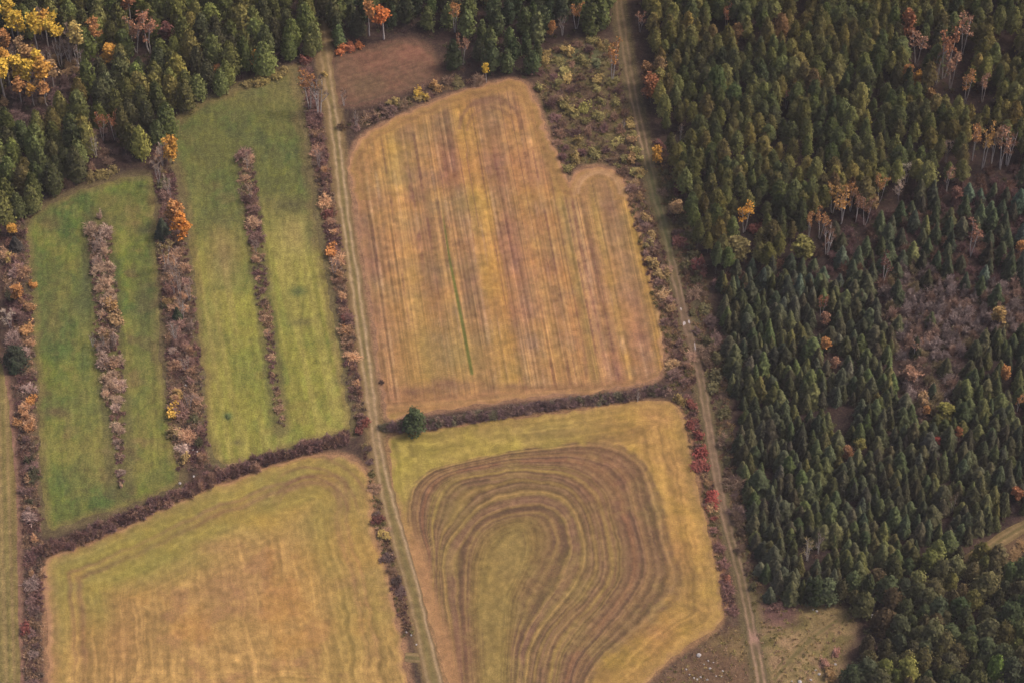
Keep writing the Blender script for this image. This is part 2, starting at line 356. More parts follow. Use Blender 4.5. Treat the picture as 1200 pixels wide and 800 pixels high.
def f1_col(px, py, x, y, sd, bs):
    wob = (fbm(x / 14, y / 14, 21) - .5) * 5
    L = 411.5 + (py - 200) * .142; R = 741 + (py - 230) * .218
    L0, R0 = 411.5 + 14.2, 741 + 70 * .218
    v = L0 + (px - L) / (R - L) * (R0 - L0)
    vw = v + wob * .55
    c = ramp(vw, F1S)
    mean = np.array([173, 134, 87.]);
    fade = sst(0.25, 0.75, fbm(px / 40, py / 90, 31, 3))
    c = mean + (c + np.array([5, 5, 4.]) - mean) * (0.42 + .4 * fade)[:, None]
    br = fbm(x / 5, y / 9, 45, 3)
    st = vnoise(v * 0.5, py / 160, 41) - .5; st2 = vnoise(v * 0.72, py / 140, 43) - .5; st3 = vnoise(v * .2, py / 90, 47) - .5
    c = c * (1 + (st * .2 + st2 * .26) * (.4 + 1.2 * br) + st3 * .1)[:, None]
    pl = sst(.74, .86, vnoise(v * .5, py / 220, 48)) * sst(.38, .6, br); c = blend(c, pl * .6, (196, 156, 116))
    dl = sst(.76, .88, vnoise(v * .46 + 9, py / 240, 49)) * sst(.38, .58, 1 - br); c = blend(c, dl * .6, (118, 82, 66))
    m = fbm(x / 6, y / 6, 51) - .5
    c = c * (1 + (fbm(x / 2.2, y / 2.6, 57, 3) - .5) * .22)[:, None] + m[:, None] * np.array([26, 14, -8.]) + (fbm(x / 18, y / 18, 53) - .5)[:, None] * np.array([-14, 12, -6.])
    # olive tint low left
    c = blend(c, sst(60, 10, np.hypot((px - 520) * .55, (py - 425) * 1.1)) * .45, (160, 138, 74))
    # headland rows below and the turn at the top
    bot = 451 + (780 - px) * .085
    hb = sst(-16, -4, py - bot + wob)
    hc = ramp(py - bot + wob * .8, [(-12,(156,114,78)),(-6,(160,118,80)),(-1,(172,132,86)),(4,(150,112,72)),(9,(170,138,78)),(16,(164,134,72)),(22,(158,126,76)),(30,(168,126,82))])
    hc = hc * (1 + (vnoise(px / 30, (py - bot) * .5, 61) - .5) * .22)[:, None]
    c = blend(c, hb * .85, hc)
    for cx, cy, rx, ry, a in ((492,458,26,7,.7),(520,449,16,6,.6),(548,452,14,5,.4),(600,452,20,4,.45),(715,246,9,16,.5),(636,190,5,6,.5),(660,280,7,8,.2),(560,120,26,5,.45)):
        c = blend(c, np.exp(-(((px - cx) / rx) ** 2 + ((py - cy) / ry) ** 2)) * a * (.5 + fbm(x / 2.5, y / 2.5, 71)), (128, 92, 74))
    ht = sst(7, 2, sd) * ((py < 235))
    hc2 = ramp(sd + wob * .15, [(0,(176,130,92)),(1.4,(170,132,78)),(3,(150,112,70)),(4.2,(172,134,76)),(6,(150,110,72))])
    c = blend(c, ht * .8, hc2)
    # turning arcs near the top corner and on the lobe
    for (cx, cy, r0, wd, col, a) in ((575,150,36,2.5,(126,92,72),.55),(575,152,27,2,(132,96,74),.45),(702,226,24,2.2,(194,152,112),.8),(702,228,29,2.5,(188,146,106),.7)):
        rr = np.hypot(px - cx, (py - cy) * 1.05)
        c = blend(c, np.exp(-((rr - r0 + wob * .3) / wd) ** 2) * (py < cy + 2) * a, col)
    d, s = line_d([(517,240),(527,305),(540,370),(553,437)], px, py)
    wdt = 0.5 + np.clip(s / 110, 0, 1) * 1.5
    c = blend(c, np.exp(-(d / wdt) ** 4) * sst(0, 30, s) * .9, (100, 104, 48))
    d, s = line_d([(668,224),(680,290),(694,350),(712,434)], px, py)
    c = blend(c, np.exp(-(d / 1.3) ** 2) * .6 * (.4 + vnoise(s / 9, s * 0, 5)), (122, 80, 66))
    # pale worn rim
    c = blend(c, sst(1.3, .2, sd + (fbm(x / 3, y / 3, 77) - .5) * 2.6) * (.3 + .9 * vnoise(bs / 9, bs * 0, 78)) * .6, (184, 138, 104))
    return c * (0.9 + .2 * fbm(x / 1.6, y / 1.6, 81, 2))[:, None]

# looping mown rows: contours with values, thin-plate interpolation between them
s_ = 450 / 1029.0
C0 = [(60,480),(128,480),(95,395),(90,320),(110,262),(160,226),(240,205),(330,187),(450,170),(560,159),(635,164),(690,190),(730,240),(755,310),(775,400),(795,480),(806,530),(790,580),(740,630),(680,680),(620,730),(580,775),(565,830),(560,900)]
C1 = [(160,900),(150,700),(155,600),(158,470),(150,380),(165,312),(195,268),(260,243),(400,228),(515,240),(570,272),(602,325),(622,400),(633,470),(620,530),(580,590),(530,650),(492,705),(470,765),(462,900)]
C2 = [(210,900),(185,700),(172,600),(166,520),(170,435),(200,372),(240,322),(290,284),(370,264),(450,264),(520,287),(560,332),(582,400),(590,470),(575,530),(530,590),(480,645),(442,705),(420,800),(415,900)]
C3 = [(262,900),(250,780),(240,620),(238,520),(250,432),(290,372),(350,346),(420,341),(470,357),(492,400),(490,452),(470,510),(430,570),(397,640),(377,700),(368,800),(366,900)]
C4 = [(290,900),(283,800),(270,680),(268,560),(280,455),(315,398),(365,372),(408,374),(425,420),(415,462),(380,530),(357,590),(350,680),(345,800),(345,900)]
C5 = [(322,900),(322,700),(318,600),(325,500),(345,432),(375,402),(383,440),(370,500),(345,560),(335,640),(331,800),(331,900)]
CV = [(C0, 0.), (C1, .38), (C2, .50), (C3, .75), (C4, .88), (C5, 1.)]
def tps_fit(P, v, lam=2.0):
    n = len(P); r = np.hypot(P[:, None, 0] - P[None, :, 0], P[:, None, 1] - P[None, :, 1])
    K = np.where(r > 0, r * r * np.log(r + 1e-9), 0) + lam * np.eye(n) * 50
    A = np.zeros((n + 3, n + 3)); A[:n, :n] = K; A[:n, n] = 1; A[:n, n + 1:] = P; A[n, :n] = 1; A[n + 1:, :n] = P.T
    return np.linalg.solve(A, np.r_[v, 0, 0, 0])
def tps_eval(P, w, x, y):
    out = w[len(P)] + w[len(P) + 1] * x + w[len(P) + 2] * y
    for i in range(len(P)):
        r2 = (x - P[i, 0]) ** 2 + (y - P[i, 1]) ** 2
        out = out + w[i] * 0.5 * r2 * np.log(r2 + 1e-9)
    return out
_P, _v = [], []
for cc, val in CV:
    q = catmull(cc, 3, False); _P.append(q * s_ + np.array([440, 450])); _v += [val] * len(q)
_P = np.vstack(_P); _v = np.array(_v); TW = tps_fit(_P, _v)
F2S = [(-.10,(168,134,78)),(-.05,(160,126,74)),(-.03,(170,134,80)),(-.012,(130,102,72)),(.004,(126,98,70)),(.018,(164,130,84)),(.04,(142,110,74)),(.08,(130,100,73)),(.12,(136,104,74)),(.15,(148,112,74)),(.165,(120,90,70)),(.20,(124,90,72)),(.225,(150,104,76)),(.24,(138,96,72)),(.26,(124,92,72)),(.30,(130,102,70)),
       (.335,(142,118,68)),(.36,(128,98,70)),(.375,(166,140,76)),(.39,(172,142,78)),(.41,(130,100,70)),(.44,(116,88,68)),(.47,(122,94,70)),(.49,(146,118,70)),(.51,(140,112,68)),(.53,(126,98,72)),(.57,(134,106,68)),(.60,(146,120,68)),(.63,(120,90,70)),(.67,(124,92,72)),(.70,(146,116,72)),(.72,(118,88,70)),(.75,(128,96,72)),
       (.775,(158,126,78)),(.79,(128,98,70)),(.83,(140,113,69)),(.88,(146,120,68)),(.93,(148,126,68)),(1.0,(146,124,68)),(1.05,(144,122,68))]
def f2_col(px, py, x, y, sd, bs):
    v = tps_eval(_P, TW, px, py)
    wob = fbm(x / 12, y / 12, 121) - .5
    vw = v + wob * .05 + (fbm(x / 4, y / 4, 122) - .5) * .016
    c = ramp(vw, F2S)
    mean = np.array([140, 111, 73.]); fade = sst(.25, .75, fbm(x / 22, y / 22, 123, 3))
    c = mean + (c - mean) * (.25 + .55 * fade)[:, None]
    br = fbm(x / 6, y / 6, 128, 3); br2 = fbm(x / 10 + 40, y / 10, 129, 3)
    c = blend(c, sst(.5, .7, fbm(x / 9 + 70, y / 9, 139)) * .45, (150, 128, 74))
    ctr = 1 - .75 * sst(.86, .97, vw)
    c = c * (1 + ctr * (vnoise(vw * 60, v * 0, 125) - .5) * .3 * (.3 + 1.3 * br) + ctr * (vnoise(vw * 85, v * 0, 126) - .5) * .26 * (.3 + 1.3 * br2))[:, None]
    c = blend(c, sst(.70, .84, vnoise(vw * 46, v * 0, 127)) * sst(.42, .6, br2) * .55 * ctr, (164, 132, 82))
    c = blend(c, sst(.74, .86, vnoise(vw * 52 + 7, v * 0, 130)) * sst(.42, .6, br) * .5 * ctr, (104, 78, 62))
    c = c * (1 + (fbm(x / 2, y / 2, 137, 3) - .5) * .24)[:, None]
    c = blend(c, sst(30, 5, np.hypot((px - 530) * .8, (py - 600))) * .4, (142, 124, 68))
    c = blend(c, sst(60, 10, np.hypot((px - 540) * 1.6, (py - 770) * .8)) * .4, (140, 98, 76))
    c = blend(c, sst(60, 10, np.hypot((px - 710), (py - 560) * .7)) * .25, (146, 98, 76))
    c = blend(c, sst(600, 690, px) * sst(.55, .35, vw) * .2 * br, (132, 94, 76))
    # outer margin: rows parallel to the edge
    o = ramp(py + (px - 460) * -.02, [(480,(164,138,78)),(520,(164,142,74)),(560,(162,138,74)),(640,(166,132,74)),(800,(166,134,72))])
    o = blend(o, sst(640, 760, px) * .7, (178, 134, 76)); o = blend(o, sst(70, 20, np.hypot(px - 475, (py - 550))) * .6, (158, 142, 70))
    o = blend(o, sst(60, 15, np.hypot(px - 825, (py - 700) * .8)) * .55, (156, 128, 70)); o = blend(o, sst(50, 10, np.hypot(px - 735, (py - 775))) * .45, (172, 142, 72))
    o = o * (1 + (vnoise(sd * 1.3 + wob, bs / 18, 131) - .5) * .2 + (vnoise(sd * .55, bs / 40, 133) - .5) * .18)[:, None]
    o = o * (1 + (fbm(x / 2.2, y / 2.2, 138, 3) - .5) * .2)[:, None] + (fbm(x / 7, y / 7, 135) - .5)[:, None] * np.array([14, 22, -10.])
    c = blend(c, sst(.05, -.06, vw + (fbm(x / 3, y / 3, 140) - .5) * .12), o)
    hl = sst(4.5, 1.5, sd) * .5
    c = blend(c, hl * (px > 560), (166, 134, 78))
    # worn pink strip beside the track and the rim
    c = blend(c, sst(5.5, 2.5, sd + wob * 2) * (px < 540) * sst(590, 650, py) * .9, (176, 132, 90))
    c = blend(c, sst(1.4, .2, sd + (fbm(x / 3, y / 3, 77) - .5) * 2.6) * (.3 + .9 * vnoise(bs / 9, bs * 0, 78)) * .55, (180, 138, 96))
    return c * (0.9 + .2 * fbm(x / 1.5, y / 1.5, 141, 2))[:, None]

def f3_col(px, py, x, y, sd, bs):
    wob = fbm(x / 12, y / 12, 221) - .5
    n = fbm(x / 20, y / 20, 223, 3)
    c = np.tile(np.array([177., 140, 84]), (len(x), 1))
    v = px - (py - 700) * (.02 + .2 * sst(60, 430, px)) + wob * 16
    c = c * (1 + ((vnoise(v * .38, py / 60, 225) - .5) * .16 + (vnoise(v * .6, py / 50, 228) - .5) * .18) * (.3 + 1.3 * fbm(x / 6, y / 8, 226, 3)) + (vnoise(v * .11, py / 60, 227) - .5) * .10 + (fbm(x / 2, y / 2.4, 234, 3) - .5) * .26)[:, None]
    c = blend(c, sst(.42, .68, n) * .5, (168, 138, 76))
    c = blend(c, sst(.55, .75, fbm(x / 8, y / 8, 229)) * .45, (158, 114, 82))
    c = blend(c, sst(.5, .7, fbm(x / 13, y / 13, 230)) * .4, (190, 138, 72))
    c = blend(c, sst(60, 10, np.hypot(px - 120, (py - 745) * .8)) * .55, (166, 116, 80))
    rl_ = sd * 1.05 + wob * 2.2
    c = c * (1 + ((vnoise(rl_ * .9, bs / 60, 236) - .5) * .22 + (vnoise(rl_ * 1.9, bs / 40, 237) - .5) * .2) * sst(40, 12, sd) * (.3 + 1.3 * fbm(x / 7, y / 7, 238, 3)))[:, None]
    # greenish outer rounds
    g = sst(33, 11, sd + wob * 14) * sst(840, 690, py) * (1 - .6 * sst(330, 470, py * .5 + px * .3))
    gc_ = ramp(sd + wob * 1.6, [(0,(172,134,92)),(1.2,(162,138,80)),(4,(150,136,70)),(6,(154,140,70)),(7.2,(136,108,72)),(8.2,(158,136,74)),(10,(134,106,72)),(11.2,(156,138,72)),(15,(148,140,66)),(20,(156,136,74)),(30,(166,134,78))])
    gc_ = gc_ * (1 + (vnoise(sd * 1.4, bs / 25, 231) - .5) * .16)[:, None]
    gc_ = gc_ + (fbm(x / 5, y / 5, 233) - .5)[:, None] * np.array([22, 6, -8.])
    c = blend(c, g * .95, gc_)
    c = blend(c, sst(85, 25, np.hypot((px - 190) * .8 + (py - 650) * .5, (py - 650) * 1.5)) * .35, (150, 142, 66))
    # second set of turning arcs in the upper right
    for r0, col, a in ((46,(132,98,74),.5),(40,(140,106,76),.4),(58,(134,102,72),.4),(72,(134,98,74),.28)):
        rr = np.hypot((px - 362), (py - 602) * 1.05)
        c = blend(c, np.exp(-((rr - r0 + wob * 10) / 2.2) ** 2) * min(1, a * 1.7) * sst(606, 590, py) * sst(310, 350, px) * (.35 + fbm(x / 4, y / 4, 239, 2)), col)
    for cx, cy, rx, ry, a, col in ((310,610,22,10,.6,(186,150,72)),(345,600,16,8,.3,(178,140,70)),(250,640,30,10,.4,(172,124,90)),(270,690,40,30,.3,(160,116,90)),(340,720,50,40,.25,(188,140,78)),(390,600,26,24,.35,(150,132,74))):
        c = blend(c, np.exp(-(((px - cx) / rx) ** 2 + ((py - cy) / ry) ** 2)) * a, col)
    le = sst(7, 2, sd) * (px < 110) * sst(640, 680, py)
    c = blend(c, le * .5, ramp(sd, [(0,(172,126,98)),(1,(182,136,100)),(2.4,(150,120,78)),(4,(154,134,76)),(6,(160,134,78))]))
    c = blend(c, sst(1.6, .2, sd + (fbm(x / 3, y / 3, 77) - .5) * 2.6) * (.3 + .9 * vnoise(bs / 9, bs * 0, 78)) * .6, (182, 136, 104))
    return c * (0.9 + .2 * fbm(x / 1.5, y / 1.5, 241, 2))[:, None]

def meadow(strip_c, seed, right):
    def f(px, py, x, y, sd, bs):
        wx_ = (fbm(x / 6, y / 6, seed + 31) - .5) * 10; a = fbm((x + wx_) / 9, (y - wx_) / 13, seed); b = fbm((x + wx_ * .3) / 3, y / 3.6, seed + 3); d = fbm(x / 24, y / 24, seed + 5, 3)
        c = np.tile(np.array([116., 124, 52] if not right else [124., 124, 54]), (len(x), 1))
        c = blend(c, sst(.42, .58, a), (88, 108, 48))
        c = blend(c, sst(.56, .66, a) * .7, (72, 96, 48))
        c = blend(c, sst(.46, .64, d) * .8, (138, 134, 64))
        c = blend(c, sst(.5, .66, b) * .3, (136, 114, 70))
        c = blend(c, sst(.47, .3, b) * .4, (82, 96, 52))
        # hay-brown thin places
        c = blend(c, sst(.6, .78, fbm(x / 7 + 31, y / 7, seed + 9)) * .6, (124, 98, 68))
        if right:
            v = px - (py - 300) * (.16 + (px - 250) * .0004)
            st = (vnoise(v * .3, py / 80, seed + 11) - .5) * .26 + (vnoise(v * .75, py / 50, seed + 12) - .5) * .3
            low = sst(230, 330, py)
            c = blend(c, (1 - low) * (.35 + .5 * sst(.45, .6, b)), (96, 100, 54))
            c = blend(c, (1 - low) * sst(.56, .68, fbm(x / 5, y / 7, seed + 51)) * .6, (74, 84, 50))
            c = c * (1 + st * (.3 + .7 * low))[:, None]
            c = blend(c, low * .6, (154, 148, 66))
            c = blend(c, low * sst(.45, .65, vnoise(v * .16, py / 110, seed + 13)) * .45, (176, 158, 88))
            for cx, cy, rx, ry, aa, col in ((345,275,22,30,.65,(164,146,86)),(352,350,20,45,.35,(150,140,70)),(262,300,22,40,.45,(142,118,82)),(318,240,20,14,.3,(136,118,72)),(250,400,14,60,.35,(150,132,78)),(275,470,40,50,.3,(142,134,62)),(345,240,20,8,.8,(94,90,56)),(368,272,10,14,.55,(96,98,56)),
                                            (350,342,10,6,.7,(96,104,58)),(352,378,14,5,.5,(112,104,62)),(267,487,5,4,.8,(72,92,54)),(278,518,6,4,.5,(110,100,62)),(270,170,50,40,.35,(96,96,54)),(330,130,18,40,.4,(118,112,60)),(232,200,16,40,.3,(122,114,62))):
                c = blend(c, np.exp(-(((px - cx) / rx) ** 2 + ((py - cy) / ry) ** 2) * (.6 + .8 * b)) * min(1, aa * 1.5), col)
            c = blend(c, sst(150, 95, py) * .4, (136, 118, 76))
        else:
            c = blend(c, sst(.58, .7, fbm(x / 6 + 9, y / 10, seed + 53)) * .5, (136, 132, 66))
            v = px - (py - 300) * .09; c = c * (1 + ((vnoise(v * .35, py / 90, seed + 41) - .5) * .2 + (vnoise(v * .8, py / 60, seed + 42) - .5) * .2) * (.3 + d))[:, None]
            for cx, cy, rx, ry, aa, col in ((150,250,30,22,.4,(128,116,64)),(70,330,30,40,.35,(112,104,58)),(90,360,14,12,.4,(84,92,56)),(65,482,14,6,.6,(104,80,64)),(60,380,20,30,.3,(124,108,66)),(90,470,40,40,.3,(110,114,62)),(100,540,45,40,.4,(126,116,64)),(170,430,14,60,.3,(98,104,58)),(80,600,30,12,.5,(98,106,52)),(170,270,12,6,.6,(82,84,54)),
                                            (168,345,14,50,.45,(90,92,56)),(100,330,8,60,.5,(82,88,56)),(55,262,14,10,.4,(134,104,70)),(130,235,30,10,.35,(106,108,56)),(180,560,14,14,.5,(112,112,58)),(40,300,8,14,.4,(108,112,58))):
                c = blend(c, np.exp(-(((px - cx) / rx) ** 2 + ((py - cy) / ry) ** 2) * (.6 + .8 * b)) * min(1, aa * 1.5), col)
        for s, w in strip_c:
            ds, _ = line_d(s, px, py)
            c = blend(c, sst(w * 1.9, w * .9, ds + (b - .5) * 8) * .55, (92, 82, 58))
        c = blend(c, sst(3, .3, sd + (b - .5) * 3) * .6, (126, 104, 70))
        return c * (.82 + .36 * fbm((x + y * .12) / .8, y / 3.4, seed + 21, 3))[:, None]
    return f
def f6_col(px, py, x, y, sd, bs):
    c = np.tile(np.array([124., 88, 70]), (len(x), 1))
    c = blend(c, sst(.4, .65, fbm(x / 8, y / 8, 301)) * .6, (114, 88, 68))
    c = blend(c, np.exp(-(((px - 483) / 26) ** 2 + ((py - 62) / 12) ** 2)) * .9, (148, 102, 82))
    c = blend(c, np.exp(-(((px - 425) / 30) ** 2 + ((py - 100) / 14) ** 2)) * .5, (112, 92, 66))
    c = c * (1 + (vnoise(py * .5 + px * .18, px / 40, 303) - .5) * .14)[:, None]
    c = blend(c, sst(2, .3, sd) * .5, (96, 78, 62))
    return c * (.86 + .28 * fbm(x / 1.4, y / 1.4, 305, 2))[:, None]
def f7_col(px, py, x, y, sd, bs):
    v = px - (py - 600) * .03
    c = ramp(v + (fbm(x / 8, y / 8, 401) - .5) * 2, [(-60,(132,118,70)),(-4,(130,116,68)),(2,(152,128,84)),(5,(122,108,64)),(8,(134,120,70)),(11,(150,124,84)),(14,(124,108,64)),(18,(136,116,72)),(22,(152,114,92)),(26,(150,110,92))])
    c = c * (1 + (vnoise(v * .8, py / 30, 403) - .5) * .2)[:, None]
    return c * (.88 + .24 * fbm(x / 1.4, y / 1.4, 405, 2))[:, None]

sheet('stubble_field', jag(fields_g['F1'], .6, 1), 0.28, 0.020, f1_col, M_FIELD, 'tan stubble field of straight rows with a green line and a round lobe')
sheet('hay_field', jag(fields_g['F2'], .55, 2), 0.28, 0.020, f2_col, M_FIELD, 'mown field with dark rows looping like a horseshoe')
sheet('stubble_field', jag(fields_g['F3'], .6, 3), 0.28, 0.020, f3_col, M_FIELD, 'golden stubble field with greenish outer rounds below the bare hedge')
sheet('grass_field', jag(fields_g['F4'], .6, 4), 0.5, 0.020, meadow([(STRIP_A, 13)], 500, False), M_GRASS, 'dark green meadow with a short row of tan shrubs in it')
sheet('grass_field', jag(fields_g['F5'], .6, 5), 0.5, 0.020, meadow([(STRIP_B, 8)], 540, True), M_GRASS, 'yellow green meadow beside the dirt road with a thin brush strip')
sheet('fallow_field', jag(fields_g['F6'], .8, 6), 0.5, 0.020, f6_col, M_FIELD, 'small brown fallow field between wood and stubble')
sheet('grass_field', jag(fields_g['F7'], .3, 7), 0.5, 0.020, f7_col, M_GRASS, 'narrow olive strip with wheel ruts along the frame edge')

# ------------------------------------------------------------------ dirt roads
def ribbon(name, line_px, half, z, colf, label, step=0.5, ncross=15):
    g = gline(line_px, 10); L = np.r_[0, np.cumsum(np.hypot(*np.diff(g, axis=0).T))]
    s = np.arange(0, L[-1], step); cx = np.interp(s, L, g[:, 0]); cy = np.interp(s, L, g[:, 1])
    k = np.hanning(31); k /= k.sum()
    cx = np.convolve(np.pad(cx, 15, 'edge'), k, 'valid'); cy = np.convolve(np.pad(cy, 15, 'edge'), k, 'valid')
    tx = np.gradient(cx); ty = np.gradient(cy); l = np.hypot(tx, ty); nxv, nyv = ty / l, -tx / l
    w = np.linspace(-1, 1, ncross)
    edge = half * (1 + (vnoise(s / 3, s * 0, 9) - .5) * .35)
    Xv = cx[:, None] + nxv[:, None] * w[None] * edge[:, None]; Yv = cy[:, None] + nyv[:, None] * w[None] * edge[:, None]
    ns = len(s); idn = np.arange(ns * ncross).reshape(ns, ncross)
    Fq = np.stack([idn[:-1, :-1], idn[1:, :-1], idn[1:, 1:], idn[:-1, 1:]], -1).reshape(-1, 4)[:, ::-1]
    S = np.repeat(s, ncross); W = np.tile(w, ns) * half
    px, py = PX(Xv.ravel(), Yv.ravel())
    c = colf(W, S, px, py, Xv.ravel(), Yv.ravel())
    rut = np.exp(-((np.abs(W) - 1.0) / .35) ** 2)
    me = mesh_np(name, np.stack([Xv.ravel(), Yv.ravel(), z - 0.0 * rut], 1), Fq, M_ROAD, col=alb(c))
    return tag(link(name, me), label, kind='structure')
def road_l(W, S, px, py, x, y):
    n = fbm(x / 4, y / 4, 601); n2 = fbm(x / 1.2, y / 1.2, 603, 2)
    c = np.tile(np.array([140., 116, 76]), (len(W), 1))
    lo = sst(520, 640, py)
    off = 1.0 + .55 * lo
    rl = np.exp(-((W + off + (n - .5) * .5) / .42) ** 2); rr = np.exp(-((W - off + (n - .5) * .5) / .42) ** 2)
    c = blend(c, np.exp(-(W / .55) ** 2) * .75, (122, 108, 66)); c = blend(c, np.exp(-(W / .9) ** 2) * lo * .6, (128, 112, 70))
    pale = (192, 164, 130)
    c = blend(c, rl * (.55 + .5 * n), pale); c = blend(c, rr * (.5 + .5 * n) * (1 - .4 * lo), pale)
    c = blend(c, sst(430, 470, py) * sst(560, 520, py) * np.exp(-(W / 1.8) ** 2) * .5, (166, 136, 106))
    c = blend(c, sst(140, 60, py) * .5, (128, 104, 70))
    c = blend(c, sst(1.6, 2.1, np.abs(W) + (n2 - .5)) * .6, (122, 96, 70))
    return c * (.86 + .28 * n2)[:, None]
def road_r(W, S, px, py, x, y):
    n = fbm(x / 4, y / 4, 611); n2 = fbm(x / 1.2, y / 1.2, 613, 2)
    c = np.tile(np.array([110., 94, 66]), (len(W), 1))
    grass = sst(170, 215, py) * sst(320, 285, py)
    c = blend(c, grass * .8, (98, 98, 62))
    rl = np.exp(-((W + .85 + (n - .5) * .5) / .36) ** 2); rr = np.exp(-((W - .85 + (n - .5) * .5) / .4) ** 2)
    a = (.35 + .45 * n) * (1 - .55 * grass) * (1 - .35 * sst(140, 40, py))
    c = blend(c, rl * a * 1.3, (164, 134, 110)); c = blend(c, rr * a * 1.4, (166, 136, 110))
    c = blend(c, sst(330, 360, py) * sst(470, 430, py) * .5, (122, 96, 82))
    c = blend(c, sst(455, 500, py) * sst(640, 600, py) * np.exp(-(W / 1.5) ** 2) * .5, (146, 116, 98))
    c = blend(c, np.exp(-((py - 747) / 9) ** 2) * .9, (172, 134, 116))
    c = blend(c, sst(755, 775, py) * np.maximum(rl, rr) * .5, (176, 142, 116))
    c = blend(c, sst(1.1, 1.6, np.abs(W) + (n2 - .5) * 1.6) * .7, (100, 86, 62))
    return c * (.86 + .28 * n2)[:, None]
def road_small(W, S, px, py, x, y):
    n = fbm(x / 3, y / 3, 621); n2 = fbm(x / 1.2, y / 1.2, 623, 2)
    c = np.tile(np.array([118., 104, 66]), (len(W), 1))
    r = np.exp(-((np.abs(W) - .9 + (n - .5) * .5) / .4) ** 2)
    c = blend(c, r * (.4 + .6 * n), (164, 134, 98)); c = blend(c, sst(.9, 1.5, np.abs(W) + (n2 - .5)) * .8, (128, 106, 72))
    return c * (.86 + .28 * n2)[:, None]
ribbon('dirt_road', ROAD_L, 2.3, 0.030, road_l, 'pale two rut dirt road between the green meadow and the stubble')
ribbon('dirt_road', ROAD_R, 1.75, 0.030, road_r, 'grassy two rut track along the edge of the spruce plantation')
ribbon('dirt_road', [(905,800),(918,782),(938,760),(958,742),(985,724)], 1.6, 0.034, road_small, 'faint grassy rut track branching off across rough ground')
ribbon('dirt_road', [(1128,662),(1158,642),(1178,629),(1200,616),(1240,598)], 2.0, 0.030, road_small, 'short tan track in a clearing beside the dark pines')
ribbon('dirt_road', [(470,769),(484,770),(502,772)], 1.5, 0.026, road_small, 'short crossing from the golden stubble onto the dirt road')

# puddles lying in the ruts of the right track
def puddle(px, py, rx, ry, label, seed):
    x0, y0 = G(px, py); x0 = float(x0); y0 = float(y0); n = 18; r = random.Random(seed)
    t = np.linspace(0, 2 * np.pi, n, endpoint=False); k = 1 + .25 * np.sin(2 * t + seed) + .15 * np.sin(3 * t + 2 * seed)
    V = np.vstack([[[x0, y0, .042]], np.stack([x0 + rx * k * np.cos(t), y0 + ry * k * np.sin(t), np.full(n, .042)], 1)])
    F = np.array([[0, 1 + i, 1 + (i + 1) % n] for i in range(n)])
    tag(link('puddle_water', mesh_np('puddle_water', V, F, M_WATER)), label, kind='structure')
M_WATER, _nt, _b = new_mat('puddle'); _b.inputs['Base Color'].default_value = (.42, .36, .33, 1); _b.inputs['Roughness'].default_value = .12; _b.inputs['Specular IOR Level'].default_value = .6  # pale base colour stands in for the sky reflected in the water
puddle(801.8, 379, .35, .9, 'puddle mirroring pale sky in a wheel rut of the grassy track', 1)
puddle(807.5, 377, .25, .8, 'narrow puddle mirroring pale sky in the other wheel rut', 2)
puddle(798, 362, .25, .55, 'small pale puddle higher up the grassy track', 3)
puddle(814.5, 407, .2, 1.6, 'long pale water filled rut of the grassy track', 4)

# ------------------------------------------------------------------ plant meshes
class Q:
    """collects quads with a colour value each"""
    def __init__(s): s.V = []; s.C = []; s.n = 0
    def quads(s, c, u, v, col):
        """centres (n,3), half axes u, v (n,3), colour (n,3)"""
        c = np.asarray(c, float); n = len(c)
        if n == 0: return
        P = np.stack([c - u - v, c + u - v * .8, c + u * .9 + v, c - u * .8 + v], 1)
        s.V.append(P.reshape(-1, 3)); s.C.append(np.repeat(np.asarray(col, float), 4, 0)); s.n += n
    def poly(s, P, col):
        P = np.asarray(P, float); s.V.append(P.reshape(-1, 3)); s.C.append(np.repeat(np.asarray(col, float), 4, 0)); s.n += len(P)
    def arrays(s):
        V = np.vstack(s.V); C = np.vstack(s.C); F = np.arange(len(V)).reshape(-1, 4); return V, F, C
def unit(a): return a / (np.linalg.norm(a, axis=-1, keepdims=True) + 1e-9)
def grey(r, n, lo, hi): g = r.uniform(lo, hi, n); return np.stack([g, g, g], 1)
def leaves(q, r, c, nrm, size, col, asp=1.4):
    n = len(c); nrm = unit(nrm); t = unit(np.cross(nrm, r.normal(size=(n, 3)))); b = np.cross(nrm, t)
    sz = (size * r.uniform(.7, 1.35, n))[:, None]
    q.quads(c, t * sz * asp * .5, b * sz * .5, col)
def tubes(paths, sides=5):
    """paths: list of (pts (k,3), radii (k)) -> V, F"""
    V, F, o = [], [], 0
    for P, R in paths:
        P = np.asarray(P, float); k = len(P); T = unit(np.gradient(P, axis=0))
        ref = np.array([1., .13, .2]); a = unit(np.cross(T, ref)); b = np.cross(T, a)
        th = np.arange(sides) * 2 * np.pi / sides
        ring = P[:, None] + (a[:, None] * np.cos(th)[None, :, None] + b[:, None] * np.sin(th)[None, :, None]) * np.asarray(R)[:, None, None]
        V.append(ring.reshape(-1, 3)); i = np.arange(k * sides).reshape(k, sides) + o
        F.append(np.stack([i[:-1], np.roll(i[:-1], -1, 1), np.roll(i[1:], -1, 1), i[1:]], -1).reshape(-1, 4)); o += k * sides
    return np.vstack(V), np.vstack(F)
def strips(q, P0, P1, w, col):
    """thin twigs: one narrow quad each, at a random roll"""
    P0 = np.asarray(P0, float); P1 = np.asarray(P1, float); d = unit(P1 - P0)
    s = unit(np.cross(d, rng.normal(size=P0.shape))) * np.asarray(w)[:, None]
    q.poly(np.stack([P0 - s, P0 + s, P1 + s * .4, P1 - s * .4], 1), col)

